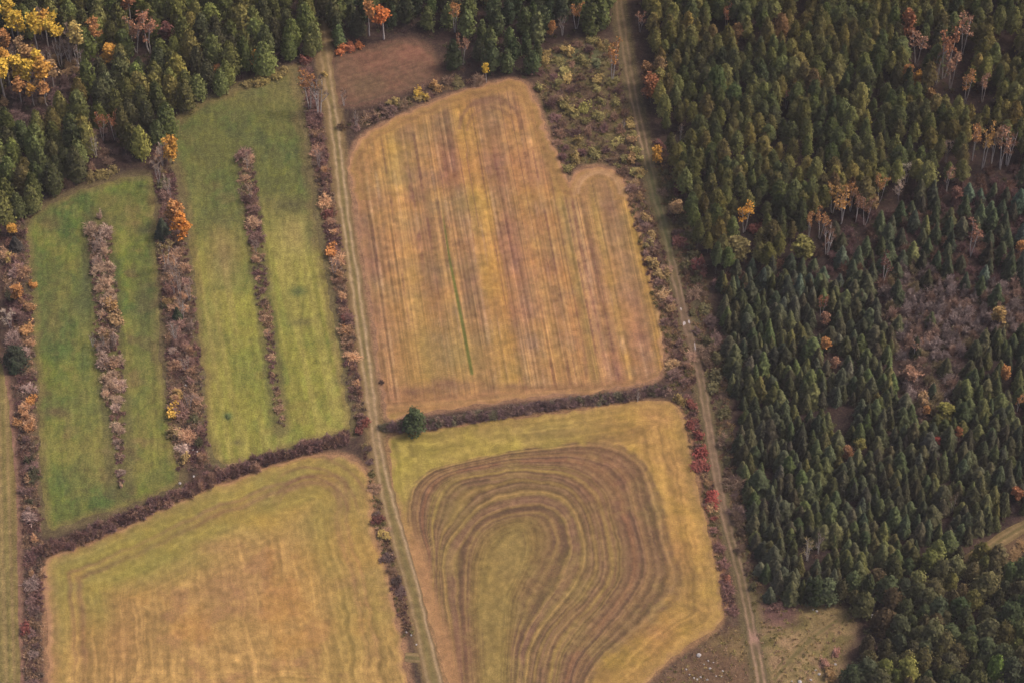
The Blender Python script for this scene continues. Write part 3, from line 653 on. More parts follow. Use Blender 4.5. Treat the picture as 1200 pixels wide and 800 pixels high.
def spruce_mesh(seed, h=10., w=3.4):
    r = np.random.default_rng(seed); q = Q()
    zs = np.arange(h * .07, h * .985, .46); lean = r.normal(0, .012, 2)
    for z in zs:
        t = z / h; rad = w / 2 * (1 - t) ** .74 * r.uniform(.9, 1.08) + .16
        nb = int(6 + 8 * (1 - t)); a0 = r.uniform(0, 6.28)
        a = a0 + np.arange(nb) * 6.283 / nb + r.normal(0, .22, nb)
        L = rad * r.uniform(.72, 1.18, nb); zz = z + r.normal(0, .13, nb)
        d = np.stack([np.cos(a), np.sin(a), 0 * a], 1); s = np.stack([-np.sin(a), np.cos(a), 0 * a], 1)
        base = np.stack([lean[0] * z + 0 * a, lean[1] * z + 0 * a, zz + L * .16], 1)
        tip = base + d * L[:, None]; tip[:, 2] -= L * .42
        mid = base + d * (L * .55)[:, None]; mid[:, 2] -= L * .10
        wd = (L * .34 + .12)[:, None]
        drop = np.array([0, 0, 1.]) * (L * .16)[:, None]
        c = grey(r, nb, .72, 1.3)
        q.poly(np.stack([base, mid + s * wd - drop, tip, mid], 1), c)
        q.poly(np.stack([base, mid, tip, mid - s * wd - drop], 1), c * .96)
    top = np.array([lean[0] * h, lean[1] * h, h])
    a = np.arange(4) * 1.57; e = top - np.array([0, 0, .9]) + np.stack([np.cos(a), np.sin(a), 0 * a], 1) * .2
    q.poly(np.stack([np.tile(top, (4, 1)), e, (e + np.roll(e, -1, 0)) / 2, np.roll(e, -1, 0)], 1), grey(r, 4, .9, 1.2))
    return q
def shell_mesh(seed, h, w, prof, z0, nclump, nleaf, size, upb=.5, fill=.35, asp=1.4, lo=.74, hi=1.28, rough=.14, jit=.34):
    """conifer or leafy crown: leaf clumps over a profile of revolution, uneven outline"""
    r = np.random.default_rng(seed); q = Q()
    lobes = r.uniform(0, 6.28, 4)
    t = r.beta(1.15, 1.25, nclump); a = np.arange(nclump) * 2.39996 + r.normal(0, .3, nclump)
    R = w / 2 * prof(t) * (1 + rough * np.sin(2 * a + lobes[0] + 3 * t) + rough * np.sin(3 * a + lobes[1] - 5 * t)) * r.uniform(.8, 1.1, nclump)
    R = np.where(r.random(nclump) < fill, R * r.uniform(.3, .75, nclump), R)
    C = np.stack([R * np.cos(a), R * np.sin(a), h * (z0 + (1 - z0) * t)], 1)
    cr = w * .5 * .34 * (.5 + .5 * prof(t)) + .12
    cc = r.uniform(lo, hi, nclump)
    c = np.repeat(C, nleaf, 0) + r.normal(size=(nclump * nleaf, 3)) * np.repeat(cr, nleaf)[:, None] * np.array([.62, .62, .72])
    out = np.stack([np.cos(a), np.sin(a), 0 * a], 1)
    nr = np.repeat(out, nleaf, 0) + np.array([0, 0, upb]) + r.normal(size=c.shape) * jit
    g = np.repeat(cc, nleaf) * r.uniform(.85, 1.15, nclump * nleaf)
    leaves(q, r, c, nr, size, np.stack([g, g, g], 1), asp)
    return q
P_LARCH = lambda t: np.clip((1 - t) * 1.45, .04, 1) ** .72 * np.clip(.55 + t * 2.2, 0, 1)
P_PINE = lambda t: np.clip((1 - t) * 1.25, .1, 1) ** .6
P_CEDAR = lambda t: np.clip(1 - t ** 1.5, .05, 1) ** .75 * np.clip(.62 + t * 1.6, 0, 1)
P_ROUND = lambda t: np.sqrt(np.clip(1 - (2 * t - 1) ** 2, .06, 1))
def trunk_paths(h, r0, r=None, bend=.02, top=.95, n=7):
    r = r or np.random.default_rng(1); z = np.linspace(0, h * top, n)
    off = np.cumsum(r.normal(0, bend, (n, 2)), 0) * h / n; off[0] = 0
    return np.column_stack([off, z]), r0 * (1 - .85 * z / (h * top)) + .02

PROTO = {}
def proto(kind, variants): PROTO[kind] = variants
def mk_conifer(kind, n, qf, tr, h, bark=None):
    out = []
    for i in range(n):
        q = qf(i); V, F, C = q.arrays()
        cm = mesh_np(kind + '_crown', V, F, M_LEAF, col=C)
        rr = np.random.default_rng(900 + i); P, R = trunk_paths(h, tr, rr, .008, .9)
        tv, tf = tubes([(P, R)], 6); tm = mesh_np(kind + '_trunk', tv, tf, bark or M_BARK)
        out.append(dict(crown=cm, trunk=tm, arr=(V, F, C), h=h))
    proto(kind, out)
mk_conifer('spruce_tree', 9, lambda i: spruce_mesh(10 + i, 9, 4.8 + .5 * (i % 4)), .14, 9)
mk_conifer('larch_tree', 9, lambda i: shell_mesh(30 + i, 14, 3.3 + .35 * (i % 4), P_LARCH, .34, 120, 14, .34, .8, .12, rough=.05, jit=.28), .15, 14)
mk_conifer('pine_tree', 6, lambda i: shell_mesh(50 + i, 10, 4.2 + .4 * (i % 3), P_PINE, .14, 110, 14, .42, .7, .2, rough=.14), .17, 10)
mk_conifer('fir_tree', 5, lambda i: spruce_mesh(110 + i, 10, 5.4 + .25 * (i % 3)), .15, 10)
mk_conifer('cypress_tree', 6, lambda i: shell_mesh(90 + i, 12, 4.2 + .3 * (i % 3), P_CEDAR, .04, 110, 11, .46, .4, .25, 1.5, rough=.14), .2, 12)
mk_conifer('cedar_tree', 6, lambda i: shell_mesh(70 + i, 12, 4.8 + .3 * (i % 3), P_CEDAR, .04, 190, 13, .38, .4, .12, 1.5, rough=.06, jit=.28), .2, 12)

def limb_tree(seed, h, spread, nl, first=.35, up=1.1, tr=.16, multi=1, sub=3):
    """trunk(s), limbs and limb tips"""
    r = np.random.default_rng(seed); paths, ends = [], []
    for m in range(multi):
        P, R = trunk_paths(h, tr * (1 if multi == 1 else .8), r, .035, .96, 8)
        if multi > 1:
            aa = m * 6.28 / multi + r.uniform(-.4, .4); P[:, 0] += np.cos(aa) * (.25 + P[:, 2] * .09 * r.uniform(.5, 1.4)); P[:, 1] += np.sin(aa) * (.25 + P[:, 2] * .09 * r.uniform(.5, 1.4))
        paths.append((P, R))
        for k in range(nl // multi):
            t = first + (1 - first) * (k + r.random()) / (nl // multi) * .92
            b = np.array([np.interp(t * h * .96, P[:, 2], P[:, j]) for j in range(3)])
            a = r.uniform(0, 6.28); L = spread * (1.15 - .75 * t) * r.uniform(.7, 1.2)
            d = unit(np.array([np.cos(a), np.sin(a), up * r.uniform(.7, 1.3)]))
            bend = np.array([0, 0, .25 * L])
            pts = np.array([b, b + d * L * .5, b + d * L + bend * .5]); rad = tr * (1 - t) * .6 + .035
            paths.append((pts, [rad, rad * .7, .025])); ends.append((pts[1], pts[2]))
            for s in range(sub):
                f = r.uniform(.35, .95); o = pts[0] + (pts[2] - pts[0]) * f
                d2 = unit(d + r.normal(0, .6, 3) + np.array([0, 0, .3])); e = o + d2 * L * r.uniform(.25, .5)
                paths.append((np.array([o, (o + e) / 2 + r.normal(0, .05, 3), e]), [.045, .035, .02])); ends.append((o, e))
        ends.append((P[-3], P[-1]))
    return paths, ends, r
def twigs(q, r, ends, n, L, w, lo, hi):
    for o, e in ends:
        f = r.uniform(.15, 1.05, n)[:, None]; p = o + (e - o) * f
        d = unit((e - o)[None] * .8 + r.normal(size=(n, 3)) * .55 * np.linalg.norm(e - o) + np.array([0, 0, .35]))
        strips(q, p, p + d * (L * r.uniform(.5, 1.2, n))[:, None], w * r.uniform(.7, 1.2, n), grey(r, n, lo, hi))
def mk_leafy(kind, n, h, spread, nl, first, leafn, leafsz, bark, tr=.17, multi=1, up=1.1, leaf_first=0.0, tw=5):
    out = []
    for i in range(n):
        paths, ends, r = limb_tree(200 + i * 7 + len(kind), h, spread, nl, first, up, tr, multi)
        tv, tf = tubes(paths, 5); tm = mesh_np(kind + '_trunk', tv, tf, bark)
        q = Q(); twigs(q, r, ends, tw, .9, .035, .55, .9)
        for o, e in ends:
            if e[2] < leaf_first * h: continue
            c = o + (e - o) * r.uniform(.35, 1.15, leafn)[:, None] + r.normal(0, .38, (leafn, 3))
            g = r.uniform(.75, 1.25) * r.uniform(.8, 1.2, leafn)
            leaves(q, r, c, r.normal(size=(leafn, 3)) + np.array([0, 0, .8]), leafsz, np.stack([g, g, g], 1), 1.2)
        V, F, C = q.arrays(); out.append(dict(crown=mesh_np(kind + '_crown', V, F, M_LEAF, col=C), trunk=tm, h=h))
    proto(kind, out)
mk_leafy('aspen_tree', 5, 16, 2.6, 12, .5, 13, .42, M_BIRCH, .17, 1, 1.2)
mk_leafy('birch_tree', 5, 16, 3.0, 14, .45, 5, .34, M_BIRCH, .17, 2, 1.4, .55, 9)
mk_leafy('maple_tree', 5, 9, 2.6, 16, .22, 20, .40, M_BARK, .15, 1, .9)
mk_leafy('bare_tree', 5, 14, 3.4, 15, .3, 0, .3, M_GREYBARK, .17, 2, 1.3, 0, 14)
mk_leafy('snag_tree', 4, 9, 2.2, 12, .22, 0, .3, M_BIRCH, .11, 3, 1.4, 0, 8)

def shrub_q(seed, w=2.6, h=2.2, nst=26, ntw=210, nleaf=0, lsz=.3, tww=.05):
    r = np.random.default_rng(seed); q = Q()
    a = r.uniform(0, 6.28, nst); e = np.arccos(r.uniform(.12, 1, nst)); lob = 1 + .3 * np.sin(2 * a + r.uniform(0, 6)) + .22 * np.sin(3 * a + r.uniform(0, 6))
    d = np.stack([np.sin(e) * np.cos(a) * w / 2, np.sin(e) * np.sin(a) * w / 2, np.cos(e) * h], 1) * (r.uniform(.6, 1.08, nst) * lob)[:, None]
    o = r.normal(0, .15, (nst, 3)); o[:, 2] = 0
    strips(q, o, d, np.full(nst, tww * .8), grey(r, nst, .7, 1.1))
    k = r.integers(0, nst, ntw); f = r.uniform(.4, 1.0, ntw)[:, None]; p = o[k] + (d[k] - o[k]) * f + r.normal(0, .12, (ntw, 3))
    dd = unit(unit(d[k]) + r.normal(size=(ntw, 3)) * .75)
    p[:, 2] = np.abs(p[:, 2])
    strips(q, p, p + dd * r.uniform(.3, .75, ntw)[:, None], tww * r.uniform(.7, 1.3, ntw), grey(r, ntw, .7, 1.3))
    if nleaf:
        k = r.integers(0, nst, nleaf); c = d[k] * r.uniform(.6, 1.08, nleaf)[:, None] + r.normal(0, .2, (nleaf, 3)); c[:, 2] = np.abs(c[:, 2])
        cl = r.uniform(.75, 1.25, nst)[k]; g = cl * r.uniform(.85, 1.15, nleaf)
        leaves(q, r, c, unit(d[k]) + r.normal(size=(nleaf, 3)) * .6 + np.array([0, 0, .4]), lsz, np.stack([g, g, g], 1), 1.3)
    return q
def mk_shrub(kind, n, **k):
    out = []
    for i in range(n):
        V, F, C = shrub_q(400 + i * 3 + len(kind) * 50, **k).arrays()
        out.append(dict(mesh=mesh_np(kind, V, F, M_LEAF, col=C), arr=(V, F, C), h=k.get('h', 2.2)))
    proto(kind, out)
mk_shrub('bare_shrub', 6, nst=40, ntw=760, tww=.04)
mk_shrub('leafy_shrub', 6, nst=34, nleaf=420, ntw=120, lsz=.22, tww=.04)

# ------------------------------------------------------------------ placing
def place_tree(kind, px, py, h, tint, label, cat='tree', group=None, w=1.0, seed=None, lean=(0, 0), twig=None, name=None, xy=None):
    r = random.Random(seed if seed is not None else int(px * 13 + py * 131))
    vs = PROTO[kind]; p = vs[r.randrange(len(vs))]
    x, y = xy if xy is not None else (float(v) for v in G(px, py))
    e = bpy.data.objects.new(name or kind, None); COL.objects.link(e); e.empty_display_size = .5
    e.location = (x, y, 0); s = h / p['h']; ws = s ** .8 * w
    e.scale = (ws, ws, s); e.rotation_euler = (lean[0], lean[1], r.uniform(0, 6.28))
    tag(e, label, cat, group)
    for part in ('trunk', 'crown'):
        o = bpy.data.objects.new(part, p[part]); COL.objects.link(o); o.parent = e
        if part == 'crown': o.color = (*tint, 1)
    return e
def place_shrub(kind, px, py, h, w, tint, label, group=None, name='shrub', seed=None, xy=None):
    r = random.Random(seed if seed is not None else int(px * 13 + py * 131))
    vs = PROTO[kind]; p = vs[r.randrange(len(vs))]
    x, y = xy if xy is not None else (float(v) for v in G(px, py))
    o = bpy.data.objects.new(name, p['mesh']); COL.objects.link(o); o.location = (x, y, 0)
    o.scale = (w / 2.6, w / 2.6 * r.uniform(.9, 1.15), h / 2.2); o.rotation_euler = (0, 0, r.uniform(0, 6.28)); o.color = (*tint, 1)
    return tag(o, label, 'shrub', group)
# ------------------------------------------------------------------ woods
def D(c, a=.34):
    c = np.array(c, float); g = c.mean() * .9; return c * (1 - a) + np.array([g * 1.16, g * .98, g * .80]) * a
def T(c, k=1.0): return tuple(float(v) for v in np.clip(lin(c) / KALB * k, 0.003, .85))
def darts(poly_px, dmin, seed, tries=30, smooth=4, rowdir=None, margin_px=None, avoid=()):
    """points at least dmin metres apart inside the outline"""
    r = np.random.default_rng(seed); P = gpoly(poly_px, smooth) if smooth else gpoly(poly_px, 0)
    x0, y0 = P.min(0); x1, y1 = P.max(0); n = int((x1 - x0) * (y1 - y0) / (dmin * dmin) * tries / 4)
    xs = r.uniform(x0, x1, n); ys = r.uniform(y0, y1, n); ok = inside(P, xs, ys); xs, ys = xs[ok], ys[ok]
    cell = {}; out = []
    for x, y in zip(xs, ys):
        dm = dmin * (0.8 + .45 * float(vnoise(np.array([x / 15]), np.array([y / 15]), seed)[0]))
        i, j = int(x // dmin), int(y // dmin); bad = False
        for a in (-2, -1, 0, 1, 2):
            for b in (-2, -1, 0, 1, 2):
                for (u, v) in cell.get((i + a, j + b), ()):
                    if (u - x) ** 2 + (v - y) ** 2 < dm * dm: bad = True
        if bad: continue
        cell.setdefault((i, j), []).append((x, y)); out.append((x, y))
    return np.array(out)
def rows(poly_px, across, along, seed, jit=.55):
    r = np.random.default_rng(seed); P = gpoly(poly_px, 4)
    a = np.array([float(v) for v in G(900, 420)]); b = np.array([float(v) for v in G(930, 570)])
    d = (b - a) / np.linalg.norm(b - a); n = np.array([-d[1], d[0]])
    c = P.mean(0); pts = []
    for i in range(-70, 71):
        for j in range(-70, 71):
            p = c + n * (i * across + r.normal(0, jit * .5)) + d * ((j + .5 * (i % 2)) * along + r.normal(0, jit)); pts.append(p)
    pts = np.array(pts); ok = inside(P, pts[:, 0], pts[:, 1]); return pts[ok]

def clear_of(pts, spots, rad):
    px, py = PX(pts[:, 0], pts[:, 1]); front = np.ones(len(pts), bool)
    for k, x, y, h, w, t_, l_ in STANDOUT:
        if k in ('birch_tree', 'aspen_tree', 'snag_tree', 'bare_tree'): front &= ~((np.abs(px - x) < 9) & (py > y - 4) & (py < y + 9 + h * 1.3))
        else: front &= ~((np.abs(px - x) < 8) & (py > y - 4) & (py < y + 16))
    sx, sy = G([s[0] for s in spots], [s[1] for s in spots])
    d = np.hypot(pts[:, 0, None] - sx[None], (pts[:, 1, None] - sy[None]))
    return (d.min(1) > rad) & front

# every tree or shrub that stands out: kind, map x, map y of its foot, height m, width factor, foliage colour, label, category
GOLD, YEL, ORA, RUST, PINK, TAN, OLV, RED, MAU, PALE, GRY = (206,150,58), (214,176,54), (206,132,62), (182,104,62), (176,120,92), (178,140,92), (140,130,66), (150,62,56), (112,82,78), (196,180,110), (158,136,122)
STANDOUT = [
 ('aspen_tree',26,62,19,1,YEL,'slim golden aspen third from the photo corner in the yellow clump'),
 ('aspen_tree',45,66,20,1,YEL,'tall golden aspen in the middle of the yellow clump'),
 ('aspen_tree',68,70,20,1.1,YEL,'broad golden aspen with bare white stem east of the clump'),
 ('aspen_tree',92,72,18,1,(190,168,76),'pale lime yellow aspen beside the orange one in the wood'),
 ('aspen_tree',114,60,15,1,ORA,'deep orange aspen standing just beyond the pale lime aspen'),
 ('aspen_tree',10,72,15,.9,ORA,'small orange aspen near the photo corner under yellow crowns'),
 ('aspen_tree',28,82,15,.9,TAN,'thin tan aspen below the yellow clump'),
 ('aspen_tree',6,116,19,1.3,YEL,'big bright yellow aspen cut by the frame edge'),
 ('aspen_tree',22,108,17,1,YEL,'yellow aspen touching the big bright one at the frame edge'),
 ('aspen_tree',39,112,17,1,YEL,'golden aspen above the orange pair in the lower clump'),
 ('aspen_tree',54,112,17,1.2,GOLD,'wide amber aspen topping the lower yellow clump'),
 ('aspen_tree',25,122,12,1.1,ORA,'low tan orange aspen at the foot of the bright yellow one'),
 ('aspen_tree',55,124,11,1.1,ORA,'low orange aspen lowest of the yellow clump'),
 ('aspen_tree',16,44,17,1.1,YEL,'golden aspen nearest the photo corner behind the clump'),
 ('aspen_tree',57,56,17,1,GOLD,'amber aspen squeezed between the middle and broad golden aspens'),
 ('aspen_tree',36,92,15,1,(190,140,76),'dull gold aspen in the heart of the yellow clump'),
 ('aspen_tree',12,100,16,1.2,GOLD,'amber aspen behind the big bright yellow one'),
 ('aspen_tree',47,98,15,1,YEL,'yellow aspen just above the wide amber one'),
 ('aspen_tree',64,106,14,1,TAN,'tan aspen at the outer side of the wide amber one'),
 ('aspen_tree',40,124,10,1,GOLD,'low amber aspen between the two low orange ones'),
 ('snag_tree',60,90,13,1,GRY,'bare pale stems in the middle of the yellow clump'),
 ('snag_tree',20,88,13,1,GRY,'bare pale stems under the small orange corner aspen'),
 ('snag_tree',94,84,12,1,GRY,'bare pale stems below the pale lime aspen'),
 ('bare_tree',84,70,15,.9,GRY,'grey bare tree between broad golden and lime aspens'),
 ('bare_tree',50,46,15,.9,GRY,'grey bare tree behind the tall middle aspen'),
 ('snag_tree',72,78,13,1,GRY,'cluster of bare whitish stems under the golden aspens'),
 ('snag_tree',82,76,12,1,GRY,'leafless pale stems between golden aspen and lime aspen'),
 ('aspen_tree',154,28,14,1,RUST,'rusty aspen with white stem high in the wood near the frame top'),
 ('birch_tree',175,62,17,1.35,(190,118,84),'large salmon pink birch with forked white trunk among cedars'),
 ('birch_tree',160,62,15,1.1,(184,120,86),'smaller salmon birch leaning on the large pink one'),
 ('maple_tree',132,74,8,1.3,GOLD,'low golden brown maple in front of the salmon birches'),
 ('maple_tree',196,50,8,1.2,(120,66,66),'dark wine red maple beside the salmon birches'),
 ('birch_tree',121,165,13,.8,RUST,'rust topped birch with white trunk at the dark wood front'),
 ('birch_tree',135,164,13,.8,RUST,'rust orange birch right beside its twin at the wood front'),
 ('snag_tree',113,184,10,.8,GRY,'leaning dead white trunk before the rust topped birches'),
 ('maple_tree',256,92,6,.8,ORA,'small orange maple tucked into the cedar edge'),
 ('maple_tree',302,82,8,.9,GOLD,'yellow orange maple at the end of the cedar edge'),
 ('maple_tree',203,192,11,.95,GOLD,'orange tree heading the brush strip between the meadows'),
 ('aspen_tree',450,46,15,1.3,(214,116,52),'brilliant orange aspen behind the brown fallow field'),
 ('aspen_tree',433,42,16,.9,ORA,'pale orange aspen with white trunk left of the brilliant one'),
 ('birch_tree',533,38,14,.9,ORA,'orange birch with leaning white trunk above the fallow field'),
 ('birch_tree',363,128,18,.9,ORA,'orange topped white birch between dirt road and meadow corner'),
 ('snag_tree',374,133,16,1,GRY,'forked dead white tree beside the orange topped birch'),
 ('snag_tree',403,124,8,.7,GRY,'thin white dead stems at the fallow field corner'),
 ('snag_tree',418,150,8,.7,GRY,'thin white snag on the brushy rim of the stubble'),
 ('birch_tree',542,76,13,.8,PINK,'slim pinkish birch at the wood behind the yellow shrubs'),
 ('aspen_tree',570,97,9,.8,YEL,'small lemon yellow aspen on the dark wood rim'),
 ('birch_tree',675,34,12,.9,ORA,'orange birch with white trunk at the north wood corner'),
 ('maple_tree',647,44,7,.7,ORA,'small orange maple left of the corner birch'),
 ('snag_tree',659,42,9,.7,GRY,'single white snag beside the small orange maple'),
 ('birch_tree',717,96,19,.8,ORA,'tall white birch with sparse orange top beside the grassy track'),
 ('bare_tree',750,38,10,.8,PINK,'pinkish bare tree right of the track near the frame top'),
 ('maple_tree',762,120,12,.95,RUST,'rust orange tree on the track edge of the larch wood'),
 ('maple_tree',757,100,10,.8,(160,112,66),'brown orange tree leaning over the rust one by the track'),
 ('snag_tree',797,168,9,.6,GRY,'lone white stem inside the larch wood edge'),
 ('maple_tree',770,194,8,.8,GOLD,'small amber tree where the larch wood meets the track'),
 ('maple_tree',792,256,8,1,TAN,'tan orange round tree beside the grassy part of the track'),
 ('birch_tree',872,272,13,1.2,(214,150,48),'golden tree with white trunk alone among dark conifers'),
 ('birch_tree',921,128,9,.6,PINK,'tiny pinkish birch in the middle of the larch wood'),
 ('birch_tree',850,36,12,.8,RUST,'rusty birch among larches near the frame top'),
 ('maple_tree',863,56,10,.9,(150,110,62),'brown orange maple below the rusty birch among larches'),
 ('maple_tree',1061,50,14,.7,RUST,'tall narrow rust tree left of the pink birch group'),
 ('birch_tree',1073,76,15,1.15,PINK,'spreading pinkish birch left of the tall white birches'),
 ('birch_tree',1105,92,24,1.0,RUST,'tallest white birch with rust top in the eastern clump'),
 ('birch_tree',1127,64,19,.9,PINK,'white birch with spreading bare pink top behind the tallest'),
 ('snag_tree',1097,98,13,.8,PINK,'crooked white stem at the foot of the tallest birch'),
 ('birch_tree',1114,104,16,1,PINK,'pink brown birch in front of the tallest birch'),
 ('birch_tree',1131,122,15,.9,ORA,'orange crowned birch lowest in the eastern clump'),
 ('birch_tree',1151,120,13,.8,PINK,'single pinkish birch east of the clump before larches'),
 ('maple_tree',1062,98,8,.9,ORA,'low orange maple amid larches west of the birch clump'),
 ('maple_tree',1076,103,7,.9,GOLD,'low amber maple touching the low orange one'),
 ('maple_tree',1089,128,9,.8,(160,118,64),'ochre maple below the low amber one'),
 ('birch_tree',1139,188,17,.8,ORA,'orange crowned birch west end of the white trunk row'),
 ('birch_tree',1151,198,20,.8,GOLD,'amber crowned birch in the middle of the white trunk row'),
 ('birch_tree',1162,192,17,.7,TAN,'thin tan birch between two white trunks of the row'),
 ('birch_tree',1172,198,19,.9,PINK,'pinkish birch at the east end of the white trunk row'),
 ('snag_tree',1180,194,16,.9,PINK,'tangle of pale stems beside the last birch of the row'),
 ('bare_tree',1108,190,11,.8,GRY,'grey bare tree left of the white trunk row'),
 ('bare_tree',1062,214,9,1.2,(190,172,160),'wide bleached bare crown above the dark spruce mix'),
 ('bare_tree',1052,236,10,1,(176,156,142),'bleached bare tree just below the wide bleached crown'),
 ('birch_tree',1030,237,13,.8,ORA,'orange birch beside the bleached bare trees'),
 ('birch_tree',1109,226,12,.8,PINK,'pink birch with white trunk above dark spruces'),
 ('maple_tree',1120,236,6,1,(140,88,76),'low reddish maple right of the pink birch'),
 ('birch_tree',975,250,14,.8,GOLD,'yellow topped birch heading the mid wood orange clump'),
 ('birch_tree',986,262,15,1.1,(206,140,56),'largest amber birch of the mid wood clump'),
 ('birch_tree',996,248,13,.8,ORA,'orange birch behind the largest amber birch'),
 ('birch_tree',948,278,11,.9,ORA,'orange birch at the west end of the mid wood clump'),
 ('birch_tree',960,280,13,.9,ORA,'orange birch leaning over white stems of the mid clump'),
 ('snag_tree',969,298,14,1,PINK,'fan of white stems lowest in the mid wood clump'),
 ('birch_tree',1003,260,13,.8,(160,104,76),'brown birch east of the largest amber birch'),
 ('birch_tree',1013,264,13,.8,(160,104,76),'brown birch outermost of the mid wood clump'),
 ('maple_tree',1020,250,8,1,(140,112,66),'olive brown maple behind the outermost brown birch'),
 ('birch_tree',1137,300,15,1,(168,104,84),'rosy birch alone between dark spruces and thicket'),
 ('birch_tree',1034,334,14,.8,(130,76,70),'reddish bare birch above the leafless thicket'),
 ('birch_tree',962,372,11,.7,RUST,'rust birch in a gap of the spruce plantation top'),
 ('maple_tree',966,382,6,.8,PINK,'pinkish low maple at the foot of the rust birch'),
 ('maple_tree',967,412,6,.9,ORA,'orange maple inside the plantation below the rust birch'),
 ('maple_tree',978,432,5,.9,PINK,'small pink maple beside the plantation orange one'),
 ('maple_tree',938,304,9,1.4,(122,118,58),'broad yellow olive maple west of the mid wood clump'),
 ('maple_tree',862,304,9,1.5,(126,118,62),'broad yellow olive maple above the spruce plantation corner'),
 ('maple_tree',1169,382,8,1,(176,140,72),'yellow ochre maple at the thicket right end'),
 ('maple_tree',1196,296,5,1,ORA,'small orange maple at the frame edge among spruces'),
 ('bare_tree',1072,418,8,1.1,(170,120,92),'pinkish tan bare tree atop the plantation clearing'),
 ('maple_tree',1066,446,6,1.3,(160,112,88),'pinkish tan maple filling the plantation clearing'),
 ('maple_tree',1081,476,6,1,TAN,'tan maple at the lower end of the clearing'),
 ('maple_tree',1085,488,5,.7,ORA,'small orange maple lowest in the clearing'),
 ('maple_tree',1107,490,6,1.5,(128,124,56),'yellow green maple right of the clearing among spruces'),
 ('maple_tree',1177,444,6,.9,ORA,'orange maple near the right frame edge in spruces'),
 ('birch_tree',1192,482,8,.8,ORA,'orange birch low at the right frame edge'),
 ('maple_tree',1096,524,5,.8,RED,'red maple glowing among the plantation spruces'),
 ('maple_tree',1122,512,4.5,.8,RUST,'rust maple right of the red one in the plantation'),
 ('maple_tree',992,538,6,.9,(168,112,72),'orange brown maple beside the purple gap'),
 ('maple_tree',1190,586,6,1,RUST,'rust maple above the tan clearing track'),
 ('maple_tree',1007,530,6,1,(128,122,58),'yellow green maple right of the orange brown one'),
 ('snag_tree',946,656,10,1,PALE,'pale yellowish dead tree in the lower plantation'),
 ('snag_tree',959,648,9,.8,GRY,'greyish dead tree right of the pale yellowish one'),
 ('birch_tree',1115,600,9,.7,(112,96,66),'dull brown birch in the lower right plantation'),
 ('maple_tree',207,262,10,1.0,ORA,'upper of the bright orange pair in the strip between meadows'),
 ('maple_tree',213,282,11,1.0,(212,134,52),'lower of the bright orange pair in the strip between meadows'),
 ('birch_tree',196,316,14,.9,(160,138,80),'olive tan birch with white trunk below the orange pair'),
 ('bare_tree',212,352,14,.7,GRY,'tall white bare tree below the olive tan birch'),
 ('bare_tree',204,344,8,.9,PINK,'pinkish bare bush tree left of the tall white one'),
 ('snag_tree',206,400,9,1,GRY,'white snag above the stones in the middle strip'),
 ('bare_tree',187,218,13,.8,GRY,'grey bare tree at the top of the middle strip'),
 ('bare_tree',191,196,11,.9,(176,156,146),'pale bare tree high in the middle strip beside the orange tree'),
 ('bare_tree',199,232,10,.9,(170,150,140),'pale bare tree just above the bright orange pair'),
 ('bare_tree',206,330,11,.9,(172,152,142),'grey bare tree between olive tan birch and tall white tree'),
 ('bare_tree',222,352,9,1,(160,134,118),'pinkish grey bare tree on the east side of the middle strip'),
 ('snag_tree',214,372,9,1,GRY,'forked white snag above the white snag near the stones'),
 ('bare_tree',219,436,8,1,(164,140,128),'grey bare tree above the stones of the middle strip'),
 ('bare_tree',222,478,7,1.1,(150,124,116),'mauve grey bare tree right of the bright yellow bush'),
 ('bare_tree',117,290,7,1.1,(166,140,124),'grey tan bare tree heading the row in the dark meadow'),
 ('bare_tree',290,200,8,1,(164,140,124),'grey tan bare tree heading the thin meadow strip'),
 ('bare_tree',294,234,7,1,(170,138,110),'tan bare tree second in the thin meadow strip'),
 ('bare_tree',300,296,6,1,(150,128,122),'mauve grey bare tree midway down the thin meadow strip'),
 ('bare_tree',374,196,8,1,(140,116,112),'mauve grey bare tree in the strip by the upper dirt road'),
 ('bare_tree',392,322,8,1,(138,112,108),'mauve bare tree below the bright orange roadside bush'),
 ('maple_tree',21,352,7,1,ORA,'orange tree in the hedgerow along the west meadow'),
 ('maple_tree',15,276,5,1.1,GOLD,'orange bush tree at the hedgerow upper end'),
 ('bare_tree',12,384,8,1.2,(186,166,154),'bleached bare tree in the west hedgerow'),
 ('snag_tree',109,406,6,.8,GRY,'pale snag first of the three in the shrub row'),
 ('snag_tree',122,408,6,.9,GRY,'pale snag in the middle of three in the shrub row'),
 ('snag_tree',135,406,6,.8,GRY,'pale snag last of the three in the shrub row'),
 ('snag_tree',747,470,6,.8,GRY,'white forked snag in the hedge between the stubble and loops'),
 ('snag_tree',731,152,5,.7,GRY,'short white snag beside the track above the lobe'),
]
CONIF = [
 ('cedar_tree',363,64,9.5,.95,(104,104,60),'lone small cedar at the head of the pale dirt road'),
 ('pine_tree',486,503,9.5,1.15,(74,84,54),'lone round dark green pine in the hedge by the dirt road'),
 ('spruce_tree',191,278,9,1.1,(62,68,54),'dark spruce beside the bright orange pair in the strip'),
 ('spruce_tree',19,292,6,1.3,(62,58,54),'squat dark spruce in the west hedgerow under the orange bush'),
 ('pine_tree',20,426,7.5,1.5,(56,60,46),'dark pine alone in the west hedgerow'),
 ('spruce_tree',18,434,6,1,(66,76,56),'small pointed spruce at the foot of the hedgerow pine'),
 ('cedar_tree',1164,796,12,.95,(104,122,56),'bright green pointed cedar in the lower dark pine wood'),
 ('spruce_tree',208,374,6,1,(70,76,54),'small green spruce among bare shrubs of the middle strip'),
]
